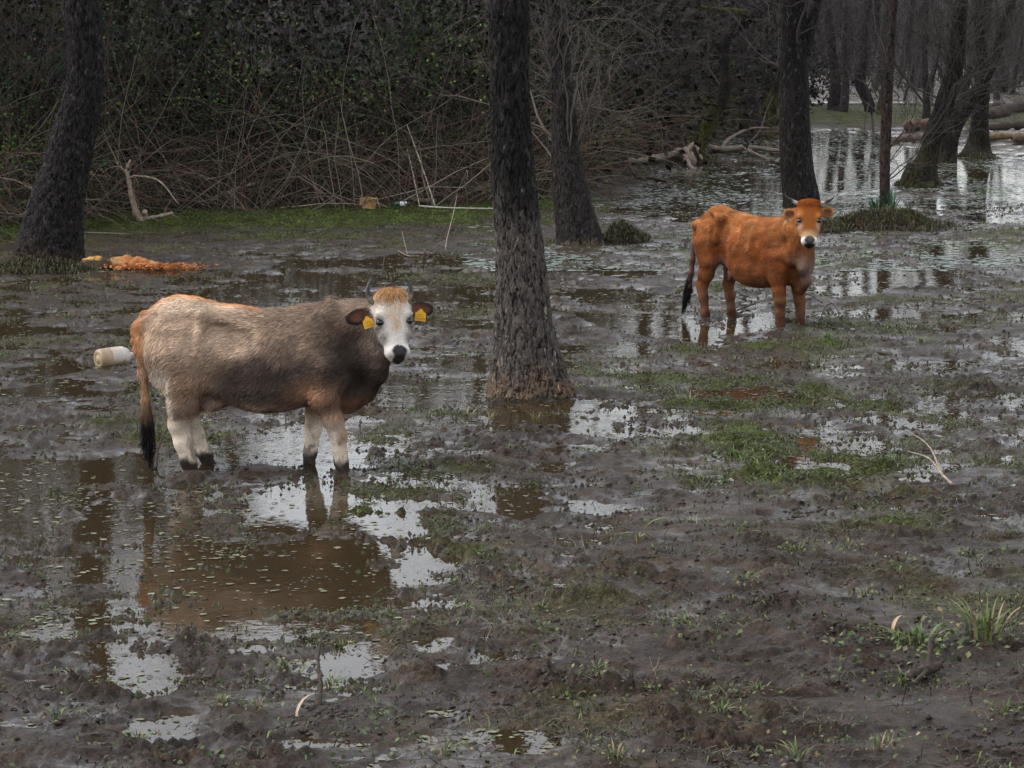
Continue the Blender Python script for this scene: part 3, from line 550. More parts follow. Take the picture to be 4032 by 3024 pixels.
def surface_nets(d, h, lo):
    s = d < 0; c = np.zeros(np.array(d.shape)-1, np.int8); nx, ny, nz = c.shape
    for i in (0, 1):
        for j in (0, 1):
            for k in (0, 1): c += s[i:i+nx, j:j+ny, k:k+nz]
    m = (c > 0) & (c < 8); idx = np.full(c.shape, -1, np.int32); cells = np.argwhere(m); idx[m] = np.arange(len(cells))
    pos = np.zeros((len(cells), 3)); cnt = np.zeros(len(cells))
    cor = [(i, j, k) for i in (0, 1) for j in (0, 1) for k in (0, 1)]
    for A in cor:
        for ax in range(3):
            if A[ax]: continue
            B = list(A); B[ax] = 1
            da = d[cells[:, 0]+A[0], cells[:, 1]+A[1], cells[:, 2]+A[2]]; db = d[cells[:, 0]+B[0], cells[:, 1]+B[1], cells[:, 2]+B[2]]
            x = (da < 0) != (db < 0); t = np.where(x, da/np.where(x, da-db, 1), 0)
            p = np.tile(np.array(A, float), (len(cells), 1)); p[:, ax] = t; pos[x] += p[x]; cnt += x
    V = lo+(cells+pos/cnt[:, None])*h; F = []
    for ax in range(3):
        b, e = [(1, 2), (2, 0), (0, 1)][ax]
        lo_ = [slice(None)]*3; hi_ = [slice(None)]*3; lo_[ax] = slice(0, -1); hi_[ax] = slice(1, None)
        sa, sb = s[tuple(lo_)], s[tuple(hi_)]; E = np.argwhere(sa != sb)
        ok = (E[:, b] > 0) & (E[:, e] > 0) & (E[:, b] < d.shape[b]-1) & (E[:, e] < d.shape[e]-1); E = E[ok]
        def q(db, de):
            T = E.copy(); T[:, b] += db; T[:, e] += de; return idx[T[:, 0], T[:, 1], T[:, 2]]
        quad = np.stack([q(-1, -1), q(0, -1), q(0, 0), q(-1, 0)], 1)
        inside = s[E[:, 0], E[:, 1], E[:, 2]]
        quad[~inside] = quad[~inside][:, ::-1]; F.append(quad)
    return V, np.concatenate(F)
def vert_normals(V, F):
    n = np.cross(V[F[:, 2]]-V[F[:, 0]], V[F[:, 3]]-V[F[:, 1]]); N = np.zeros_like(V)
    for i in range(4): np.add.at(N, F[:, i], n)
    return unit(N)
def relax(V, F, it=2, f=0.5):
    for _ in range(it):
        S = np.zeros_like(V); c = np.zeros(len(V))
        for i in range(4):
            for j in (1, 3): np.add.at(S, F[:, i], V[F[:, (i+j) % 4]]); np.add.at(c, F[:, i], 1)
        V = V+(S/np.maximum(c, 1)[:, None]-V)*f
    return V

def frame(a, n):
    a = unit(np.asarray(a, float)); n = np.asarray(n, float); n = unit(n-(n@a)*a); return a, n, np.cross(n, a)

def build_cow(name, label, loc, yaw, K, n_hair, seed):
    rs = np.random.RandomState(seed)
    root = obj(name, None, None, loc, yaw); tag(root, label, "cow", "cows standing in the flooded meadow")
    O = np.asarray(K["poll"], float); a, n, l = frame(K["axis"], K["face"])
    f = Field(*K["box"], K["voxel"]); T = np.array(K["torso"])
    f.put(lambda x, y, z: torso_d(x, y, z, T), (T[0, 0]-.05, -.45, T[:, 2].min()), (T[-1, 0]+.05, .45, T[:, 1].max()), 0.04)
    for e in K["lumps"]:
        for sgn in ((-1, 1) if e[0][1] else (1,)):
            f.ell((e[0][0], e[0][1]*sgn, e[0][2]), e[1], e[2])
    for e in K["ridges"]:
        for sgn in (-1, 1):
            f.cone((e[0][0], e[0][1]*sgn, e[0][2]), (e[1][0], e[1][1]*sgn, e[1][2]), e[2], e[3], e[4])
    for e in K["hollows"]:
        for sgn in (-1, 1): f.ell((e[0][0], e[0][1]*sgn, e[0][2]), e[1], e[2], None, True)
    for leg in K["legs"]: f.chain(leg, 0.045)
    for leg in K["legs"]:                                        # cloven hoof: two toes
        c = np.array(leg[-1][0]); r = leg[-1][1]
        for sg in (-1, 1): f.cone(c+(0.0, .022*sg, .015), c+(.035, .026*sg, -.02), r*.72, r*.66, 0.012)
    f.chain(K["tail"], 0.03)
    for ch in K["neck"]: f.chain(ch[0], ch[1])
    for ud in K["udder"]: f.chain(ud, 0.025)
    # head
    ws = K.get("head_w", 1.0)
    def hd(x, y, z):
        qx, qy, qz = x-O[0], y-O[1], z-O[2]
        s_ = (qx*a[0]+qy*a[1]+qz*a[2])/SL; l_ = qx*l[0]+qy*l[1]+qz*l[2]; n_ = qx*n[0]+qy*n[1]+qz*n[2]
        return head_d(s_, l_, n_, ws)
    cH = O+a*.27-n*.1; f.put(hd, cH-.36, cH+.36, 0.03)
    hp = lambda s_, l_, n_: O+a*(s_*SL)+l*l_+n*n_
    Rh = [l, a, n]
    f.ell(hp(.012, 0, -.05), (.112, .035, .06), 0.04, Rh)                          # poll
    for sg in (-1, 1):
        f.ell(hp(.195, sg*.108*ws, -.022), (.03, .032, .026), 0.035, Rh)                # brow
        f.ell(hp(.262, sg*.118*ws, -.05), (.03, .022, .03), 0.02, Rh)               # eyelids
        f.ell(hp(.31, sg*.085*ws, -.10), (.035, .09, .07), 0.05, Rh)                # cheek
        f.ell(hp(.505, sg*.045, -.004), (.035, .032, .026), 0.025, Rh)              # nostril wing
    f.ell(hp(.515, 0, -.012), (.06, .035, .025), 0.02, Rh)
    f.ell(hp(.535, 0, -.085), (.055, .04, .05), 0.03, Rh)                           # chin
    for sg in (-1, 1):
        f.ell(hp(.500, sg*.042, .026), (.013, .016, .016), 0.012, Rh, cut=True)     # nostril
        f.ell(hp(.243, sg*.130*ws, -.020), (.024, .021, .020), 0.02, Rh, cut=True)    # eye socket
    f.ell(hp(.552, 0, .005), (.06, .006, .03), 0.012, Rh, cut=True)                 # mouth line
    ears = []
    for sg, e in zip((-1, 1), K["ears"]):
        b = hp(*e["base"]); tip = unit(l*e["dir"][0]+a*e["dir"][1]+n*e["dir"][2]); fc = unit(np.asarray(n*e["face"][2]+a*e["face"][1]+l*e["face"][0]))
        fc = unit(fc-(fc@tip)*tip); wd = np.cross(fc, tip); L = e["len"]; W = e["wid"]
        c = b+tip*L*.55; Re = [tip, wd, fc]
        f.cone(b-tip*.02, b+tip*.05, .03, .034, 0.03)
        f.ell(c, (L*.52, W, .024), 0.025, Re); f.ell(c+fc*.022, (L*.40, W*.72, .02), 0.012, Re, cut=True)
        ears.append((b, tip, wd, fc, L, W, c))
    V, F = surface_nets(f.d, f.h, f.lo); V = relax(V, F, 2, 0.45); N = vert_normals(V, F)
    s_, l_, n_ = head_coords(V, O, a, n, l); hdist = head_d(s_, l_, n_, ws)
    earm = np.zeros(len(V)); inner = np.zeros(len(V)); eart = np.zeros(len(V))
    for b, tip, wd, fc, L, W, c in ears:
        q = V-b; t = (q@tip)/L; m = sm(.10, .2, t)*(np.abs(q@wd) < W*1.5)*(np.abs(q@fc) < .09)*(t < 1.3); earm = np.maximum(earm, m)
        rr = np.sqrt(((V-c)@tip/(L*.40))**2+((V-c)@wd/(W*.74))**2); inner = np.maximum(inner, m*sm(1.05, .6, rr)*((N@fc) > 0.3)); eart = np.maximum(eart, m*t)
    headm = sm(.05, .012, hdist)*(1-earm)
    col, L_h = K["coat"](V, N, s_, l_, n_, headm, earm, inner, eart)
    body = obj("body", mesh_np("body", V, [F], M["hide"], col*0.85, True), root)
    # fur: short ribbons lying along the lie of the coat
    A_ = np.linalg.norm(np.cross(V[F[:, 2]]-V[F[:, 0]], V[F[:, 3]]-V[F[:, 1]]), axis=1)*(0.25+L_h[F[:, 0]]/0.03)*(1+1.2*headm[F[:, 0]])
    fi = np.searchsorted(np.cumsum(A_)/A_.sum(), rs.rand(n_hair)); fi = np.minimum(fi, len(F)-1)
    w = rs.dirichlet((1, 1, 1, 1), n_hair); vi = F[fi]
    I = lambda X: (X[vi]*(w[..., None] if X.ndim == 2 else w)).sum(1)
    p = I(V); nn = unit(I(N)); hl = I(L_h); hm = I(headm); em = I(earm); sH, lH, nH = I(s_), I(l_), I(n_)
    flow = np.tile(np.array([-0.62, 0, -0.78]), (n_hair, 1)); flow[:, 0] += 0.7*pn(p[:, 0]*2.2, p[:, 1]*2.2, p[:, 2]*2.2, 3)*2; flow[:, 2] += 0.5*pn(p[:, 0]*3, p[:, 1]*3, p[:, 2]*3, 5)*2
    top = sm(.75, .95, nn[:, 2]); flow = flow*(1-top)[:, None]+np.array([-1., 0, 0])*top[:, None]
    low = sm(.55, .42, p[:, 2]); flow = flow*(1-low)[:, None]+np.array([0.05, 0, -1.])*low[:, None]
    hf = a*0.75+l*(np.sign(lH)*np.minimum(np.abs(lH)*8, .9))[:, None]; up = sm(.30, .20, sH)*sm(.06, .15, sH)
    hf = hf*(1-up)[:, None]+(-a*.5+l*(np.sign(lH)*np.minimum(np.abs(lH)*10, 1))[:, None])*up[:, None]
    flow = flow*(1-hm)[:, None]+hf*hm[:, None]
    for b, tip, wd, fc, L, W, c in ears:
        m = em*(np.linalg.norm(p-c, axis=1) < L); flow = flow*(1-m)[:, None]+(tip+wd*np.sign((p-c)@wd)[:, None]*.6)*m[:, None]
    flow += rs.normal(size=flow.shape)*0.16
    flow = unit(flow-(flow*nn).sum(1)[:, None]*nn); across = unit(np.cross(flow, nn))
    ca, cb = (p*across).sum(1), (p*flow).sum(1)
    clump = pn(ca*55, cb*9, p[:, 1]*5, 9)*1.3+pn(ca*130, cb*16, p[:, 1]*9, 13)*.9
    flow = unit(flow+across*(0.5*pn(p[:, 0]*25, p[:, 1]*25, p[:, 2]*25, 21))[:, None])
    lift = np.clip(0.16+0.30*clump+0.10*rs.normal(size=n_hair), .05, .8)
    ln = hl*rs.uniform(.6, 1.25, n_hair); wd_ = 0.0016+0.0012*rs.rand(n_hair)
    d1 = unit(flow+nn*(lift+.12)[:, None]); d2 = unit(flow+nn*(lift-.25)[:, None])
    p0 = p-nn*.002; p1 = p0+d1*(ln*.5)[:, None]; p2 = p1+d2*(ln*.5)[:, None]
    ws_ = across*wd_[:, None]
    HV = np.stack([p0-ws_, p0+ws_, p1+ws_*.8, p1-ws_*.8, p2], 1).reshape(-1, 3)
    base = (np.arange(n_hair)*5)[:, None]
    hc = I(col)*(1+0.80*clump+0.22*rs.normal(size=n_hair)).clip(.25, 2.2)[:, None]
    hc = np.repeat(hc, 5, 0).reshape(n_hair, 5, 3); hc[:, :2] *= .72; hc[:, 4] *= 1.12
    nrm = unit(nn+flow*.15+rs.normal(size=nn.shape)*.22)
    me = mesh_np("coat", HV, [base+np.array([0, 1, 2, 3]), base+np.array([3, 2, 4])], M["hair"], hc.reshape(-1, 3).clip(0, 1), True, np.repeat(nrm, 5, 0))
    tag(obj("coat", me, root), kind="stuff")
    # horns
    for h in K["horns"]:
        P = spline([hp(*q[:3]) for q in h], 18); R = np.interp(np.linspace(0, 1, 18), np.linspace(0, 1, len(h)), [q[3] for q in h]); R[-1] *= .3
        HVt, HF = tubes(P[None], R[None], 12); t = np.repeat(np.linspace(0, 1, 18), 12)
        hcol = mix(K["horn_base"], (.012, .010, .010), sm(.34, .52, t)); hcol *= (1+.25*np.sin(t*60)*(t < .5))[:, None]
        obj("horn", mesh_np("horn", HVt, [HF], M["horn"], hcol, True), root)
    # eyes
    for sg in (-1, 1):
        c = hp(.243, sg*.106*ws, -.030); th, ph = np.meshgrid(np.linspace(0, np.pi, 10), np.arange(14)*2*np.pi/14, indexing='ij')
        E = np.stack([np.sin(th)*np.cos(ph), np.sin(th)*np.sin(ph), np.cos(th)], -1).reshape(-1, 3)*.027
        EV = c+E[:, :1]*l*1.15+E[:, 1:2]*a+E[:, 2:3]*n; i, j = np.meshgrid(np.arange(9), np.arange(14), indexing='ij')
        EF = np.stack([i*14+j, i*14+(j+1) % 14, (i+1)*14+(j+1) % 14, (i+1)*14+j], -1).reshape(-1, 4)
        obj("eye", mesh_np("eye", EV, [EF], M["wet_dark"], np.tile([.006, .004, .003], (len(EV), 1)), True), root)
    # tail switch: long dark hair
    nS = K["switch_n"]; tp = [np.array(q[0]) for q in K["tail"]]; t = rs.rand(nS)**.8
    tail = spline(tp, 60); k = (t*K["switch_span"]*59).astype(int); k = 59-k
    st = tail[k]+rs.normal(size=(nS, 3))*.009
    end = np.array(K["switch_tip"]); P = np.zeros((nS, 7, 3)); sp = rs.normal(size=(nS, 3))*np.array([.022, .022, .0]); stop = rs.uniform(.45, 1.0, nS)[:, None]
    for i in range(7):
        u = i/6.0; tgt = st+(end-st)*stop*u; P[:, i] = tgt+sp*math.sin(min(u*1.25, 1)*math.pi*.85)*.9+np.stack([np.sin(u*5+sp[:, 0]*90)*.006, np.cos(u*4+sp[:, 1]*90)*.006, np.zeros(nS)], 1)*u
    SV, SF = tubes(P, taper(np.full(nS, .0032), np.full(nS, .0006), 7), 3)
    sc_ = mix(K["switch_top"], (.012, .010, .010), np.repeat(sm(K["switch_z"][1], K["switch_z"][0], P[..., 2].ravel()), 3))
    obj("tail_switch", mesh_np("tail_switch", SV, [SF], M["hair"], sc_*rs.uniform(.7, 1.3, (nS, 1)).repeat(21, 0), True), root)
    # ear tags: flat yellow plates with a narrower neck and printed characters
    for b_, tg in zip(ears, K["tags"]):
        if tg is None: continue
        c = b_[6]+b_[1]*tg[0]+b_[2]*tg[1]+b_[3]*.03; upv = np.array([tg[2], 0, 1.]); upv = unit(upv); nrmv = unit(np.array([0.1, -1., .12])); nrmv = unit(nrmv-(nrmv@upv)*upv); rt = np.cross(upv, nrmv)
        s = tg[3]
        o2 = [(-.5, -.5), (.5, -.5), (.5, .22), (.22, .42), (.12, .60), (-.12, .60), (-.22, .42), (-.5, .22)]
        fr = [c+(rt*x+upv*y)*s+nrmv*.0015 for x, y in o2]; bk = [c+(rt*x+upv*y)*s-nrmv*.0015 for x, y in o2]; m = len(o2)
        me = bpy.data.meshes.new("ear_tag"); me.from_pydata([tuple(q) for q in fr+bk], [], [tuple(range(m)), tuple(range(2*m-1, m-1, -1))]+[(i, i+m, (i+1) % m+m, (i+1) % m) for i in range(m)])
        ca_ = me.color_attributes.new("Col", 'FLOAT_COLOR', 'POINT'); ca_.data.foreach_set("color", np.tile([.72, .36, .02, 1], (2*m, 1)).astype(np.float32).ravel()); me.materials.append(M["plastic"])
        tg_o = obj("ear_tag", me, root)
        pm = MB()
        def bar(x, y, w_, h_):
            q = [c+(rt*(x+i*w_)+upv*(y+j*h_))*s+nrmv*.0022 for i, j in ((0, 0), (1, 0), (1, 1), (0, 1))]; pm.add(q, None, [[0, 1, 2, 3]], (.09, .05, .01))
        seg = {'1': "cf", '4': "bcfg", '5': "afgcd", '2': "abged", 'I': "cf", 'T': "at", '3': "abgcd", '0': "abcdef"}
        def glyph(ch, x, y, w_, h_, th=.018):
            for q in seg[ch]:
                {'a': lambda: bar(x, y+h_-th, w_, th), 'g': lambda: bar(x, y+h_/2-th/2, w_, th), 'd': lambda: bar(x, y, w_, th), 'f': lambda: bar(x, y+h_/2, th, h_/2), 'e': lambda: bar(x, y, th, h_/2),
                 'b': lambda: bar(x+w_-th, y+h_/2, th, h_/2), 'c': lambda: bar(x+w_-th, y, th, h_/2), 't': lambda: bar(x+w_/2-th/2, y, th, h_)}[q]()
        for i, ch in enumerate("1445250"): glyph(ch, -.42+i*.125, -.40, .08, .18, .022)
        for i in range(4): bar(-.22+i*.12, .03, .05, .10)
        for i in range(6): bar(-.36+i*.125, -.14, .06, .06)
        pm.build("printed_number", M["plastic"], tg_o)
    return root

def coat_taupe(V, N, s, l, n, H, E, inner, et):
    x, y, z = V.T; nz = fbm(x*5, y*5, z*5, 3, 2); n2 = fbm(x*12, y*12, z*6, 3, 8)
    c = np.tile(np.array([.165, .120, .092]), (len(V), 1))
    c = mix(c, (.41, .305, .225), (sm(.12, -.28, x+.1*n2)*sm(.80, 1.0, z+.1*nz)*.85).clip(0, 1))            # pale hindquarter
    c = mix(c, (.60, .48, .37), (np.exp(-((x+.33)**2/.010+(z-1.08)**2/.03))*.8).clip(0, 1))
    c = mix(c, (.30, .22, .165), (sm(.35, -.2, x)*sm(.70, .85, z+.12*nz)*.5))
    streak = sm(.06, .30, n2)*sm(.55, .1, x)*sm(.78, .9, z)*sm(1.16, 1.05, z)
    c = mix(c, (.44, .33, .24), streak*.55)
    c = mix(c, (.50, .40, .31), sm(1.17, 1.22, z)*sm(.12, -.1, x)*.7)
    c = mix(c, (.040, .031, .027), (sm(.93, .78, z+.14*nz)*sm(-.32, -.12, x+.08*nz)*sm(.50, .60, z)*.9).clip(0, 1))      # dark barrel
    c = mix(c, (.062, .044, .036), sm(.38, .58, x+.06*nz)*sm(1.22, 1.02, z+.05*n2)*(1-H)*.85)                   # shoulder and neck
    c = mix(c, (.018, .014, .013), np.exp(-((x-.76)**2/.018+(z-.80)**2/.045))*.95*(1-H))                         # dark throat patch
    c = mix(c, (.17, .13, .11), np.exp(-((x-.90)**2/.008+(z-.98)**2/.03))*.8*(1-H))                              # greyer upper throat
    c = mix(c, (.15, .08, .05), sm(.62, .52, z)*sm(.50, .66, x)*.55)                                             # brisket
    c = mix(c, (.34, .185, .11), np.exp(-((x-.44)**2/.022+(z-.60)**2/.009))*.75)                                 # fox red above foreleg
    c = mix(c, (.27, .17, .11), np.exp(-((x+.47)**2/.020+(z-.66)**2/.016))*.6)
    c = mix(c, (.13, .085, .06), np.exp(-((x+.52)**2/.012+(z-.80)**2/.006))*.55)
    c = mix(c, (.29, .215, .165), sm(.555, .50, z+.05*nz)*sm(-.45, -.3, x)*sm(.38, .2, x))                       # pale belly
    c = mix(c, (.48, .22, .08), (np.exp(-(y**2)/.0026)*sm(.98, 1.05, z)*sm(.12, .0, x)*.85))                    # ginger spine
    c = mix(c, (.36, .155, .06), sm(-.74, -.84, x)*sm(.80, .92, z)*.85)                                           # ginger rump
    tail = sm(-.74, -.78, x)*sm(.90, .80, z); c = mix(c, (.30, .185, .11), tail)
    rearedge = sm(-.54, -.60, x)*sm(.85, .7, z)*sm(.40, .50, z)*(1-tail); c = mix(c, (.52, .45, .37), rearedge*.8)
    leg = sm(.52, .27, z+.09*nz)*sm(-.71, -.66, x); c = mix(c, (.55, .475, .40), leg)
    c = mix(c, (.34, .21, .13), sm(.36, .44, z)*sm(.50, .45, z)*(x > .2)*.6)
    c = mix(c, (.30, .16, .08), np.exp(-((x-.655)**2/.0012+(z-.30)**2/.003))*.8*(y < 0))                          # worn knee
    mud = sm(.155, .10, z+.07*n2)*sm(-.71, -.66, x); c = mix(c, (.030, .024, .020), mud)
    c = mix(c, (.05, .04, .033), sm(.10, .30, n2)*sm(.46, .15, z)*sm(-.71, -.66, x)*.7)
    pt = fbm(x*4+z*3, y*4, z*9-x*3, 3, 44); c = c*(1+.55*pt)[:, None].clip(.5, 1.6)*np.array([1.18, 1.13, 1.08])
    # head
    h = np.tile(np.array([.62, .565, .51]), (len(V), 1))
    h = mix(h, (.50, .31, .17), (np.exp(-((l+.012*np.sin(s*40))**2)/(.0012+.005*sm(.25, .1, s)))*sm(.40, .27, s+.05*n2)*(.62+1.1*n2)).clip(0, .9))
    h = mix(h, (.50, .255, .105), sm(.11, .02, s+.10*n2+.03*np.sin(l*70))*sm(.14, .10, np.abs(l))*sm(-.15, -.09, n)*.9)
    h = mix(h, (.22, .185, .165), sm(-.045, -.11, n+.03*n2)*.85)                                                     # grey cheek sides
    h = mix(h, (.045, .038, .035), (np.exp(-((np.abs(l)-.108)**2/.0008+(s-.258)**2/.0026))*1.1).clip(0, .9))                      # round the eye
    h = mix(h, (.17, .145, .135), np.exp(-((np.abs(l)-.090)**2/.0009+(s-.385)**2/.0034))*.9)                        # smudge above the muzzle
    h = mix(h, (.62, .58, .54), sm(.43, .46, s)*sm(-.10, -.07, n))
    pad = sm(.058, .048, np.sqrt((l)**2+((s-.505)*.9)**2))*sm(-.045, -.03, n); h = mix(h, (.035, .032, .034), pad)
    h = mix(h, (.012, .010, .010), np.exp(-((np.abs(l)-.042)**2/.00016+(s-.50)**2/.00020))*sm(-.03, -.015, n))
    h = mix(h, (.025, .020, .019), sm(.543, .552, s)*sm(.05, .04, np.abs(l))*sm(-.09, -.06, n))
    c = mix(c, h, H)
    e = np.tile(np.array([.028, .019, .015]), (len(V), 1)); e = mix(e, (.085, .055, .04), sm(.45, .2, et)); e = mix(e, (.15, .06, .038), inner*(.65+.6*n2).clip(.2, 1)); c = mix(c, e, E)
    L = np.full(len(V), .042); L = np.where(z < .45, .017, L); L = L+.012*sm(.95, 1.05, z)*(x < .5)*(x > -.1)
    L = L*(1-H)+.017*H; L = L+.034*H*sm(.14, .0, s)*sm(.14, .06, np.abs(l)); L = np.where(E > .3, .022, L); L = L*(1-.85*inner)
    L = np.where((H > .5) & (pad > .3), .001, L); L = np.where((H > .5) & (s > .45), np.minimum(L, .007), L); L = np.where(mud > .5, .006, L)
    return c.clip(.004, .9), L
def coat_ginger(V, N, s, l, n, H, E, inner, et):
    x, y, z = V.T; nz = fbm(x*5, y*5, z*5, 3, 12); n2 = fbm(x*11, y*11, z*7, 3, 18)
    c = np.tile(np.array([.25, .075, .015]), (len(V), 1))
    c = mix(c, (.36, .135, .032), (sm(.80, 1.12, z+.22*nz)*.8).clip(0, 1))
    c = mix(c, (.50, .27, .10), sm(1.20, 1.26, z)*sm(-.4, -.2, x)*.7)
    c = mix(c, (.46, .20, .06), sm(.08, .3, n2)*sm(.75, .95, z)*.6)
    c = mix(c, (.17, .048, .011), (np.exp(-((x+.36)**2/.02+(z-.93)**2/.015))*.6+np.exp(-((x-.42)**2/.02+(z-.80)**2/.05))*.65).clip(0, 1))
    c = mix(c, (.25, .125, .05), sm(.68, .5, z+.1*nz)*sm(.45, .30, x)*sm(-.55, -.4, x)*.75)                       # duller belly
    c = mix(c, (.62, .50, .38), np.exp(-((x+.33)**2/.006+(z-.60)**2/.01))*.75)                                    # pale flank fold
    c = mix(c, (.23, .15, .09), sm(.62, .85, x)*sm(.95, .75, z)*(1-H)*.65)                                        # greyer throat and chest
    c = mix(c, (.42, .34, .26), np.exp(-((x-.86)**2/.004+(z-.62)**2/.03))*.7*(1-H))
    rear = sm(-.60, -.72, x)*sm(.95, .8, z); c = mix(c, (.50, .36, .24), rear*.6)
    leg = sm(.50, .30, z+.06*nz); c = mix(c, (.20, .115, .055), leg*.85); c = mix(c, (.075, .055, .038), sm(.30, .12, z+.08*n2)*sm(-.80, -.70, x)*.75)
    tail = sm(-.76, -.80, x)*sm(.95, .85, z); c = mix(c, (.19, .14, .10), tail)
    c = mix(c, (.03, .022, .018), np.exp(-((x-.56)**2/.002+(z-.30)**2/.0012))*.7)
    mud = sm(.17, .10, z+.07*n2)*sm(-.76, -.70, x); c = mix(c, (.032, .026, .021), mud)
    c = mix(c, (.16, .06, .018), sm(.85, .60, z+.2*nz)*.45); c = c*np.array([.70, .66, .80])*(1+.22*n2)[:, None]
    pt = fbm(x*4+z*3, y*4, z*8-x*3, 3, 54); c = c*(1+.85*pt)[:, None].clip(.45, 1.8)
    h = np.tile(np.array([.28, .085, .019]), (len(V), 1))
    h = mix(h, (.27, .062, .012), sm(.24, -.02, s+.10*n2)*.85); h = mix(h, (.42, .15, .04), np.exp(-((np.abs(l)-.10)**2/.0012+(s-.17)**2/.003))*.8)
    h = mix(h, (.46, .30, .16), sm(.33, .42, s+.02*n2)*.9); h = mix(h, (.66, .48, .36), np.exp(-((np.abs(l)-.105)**2/.0009+(s-.315)**2/.0016))*.8)
    h = mix(h, (.30, .18, .10), sm(-.07, -.14, n)*.7)
    h = mix(h, (.09, .05, .03), np.exp(-((np.abs(l)-.118)**2/.0008+(s-.25)**2/.0014))*.8)
    h = mix(h, (.70, .68, .65), sm(.45, .475, s)*sm(-.12, -.08, n))
    pad = sm(.060, .048, np.sqrt((l)**2+((s-.500)*.95)**2))*sm(-.045, -.03, n); h = mix(h, (.055, .055, .06), pad)
    h = mix(h, (.010, .010, .010), np.exp(-((np.abs(l)-.042)**2/.00016+(s-.50)**2/.0002))*sm(-.03, -.015, n))
    h = mix(h, (.012, .010, .010), sm(.540, .550, s)*sm(.065, .05, np.abs(l))*sm(-.09, -.06, n))
    c = mix(c, h, H)
    e = np.tile(np.array([.30, .13, .045]), (len(V), 1)); e = mix(e, (.46, .27, .13), sm(.7, 1.0, et)); e = mix(e, (.16, .06, .03), inner); c = mix(c, e, E)
    L = np.full(len(V), .034); L = np.where(z < .5, .015, L); L = L*(1-H)+.016*H; L = L+.022*H*sm(.12, .0, s); L = np.where(E > .3, .038, L)*(1-.5*inner)
    L = np.where((H > .5) & (pad > .3), .001, L); L = np.where((H > .5) & (s > .45), np.minimum(L, .006), L); L = np.where(mud > .5, .005, L)
    return c.clip(.004, .9), L

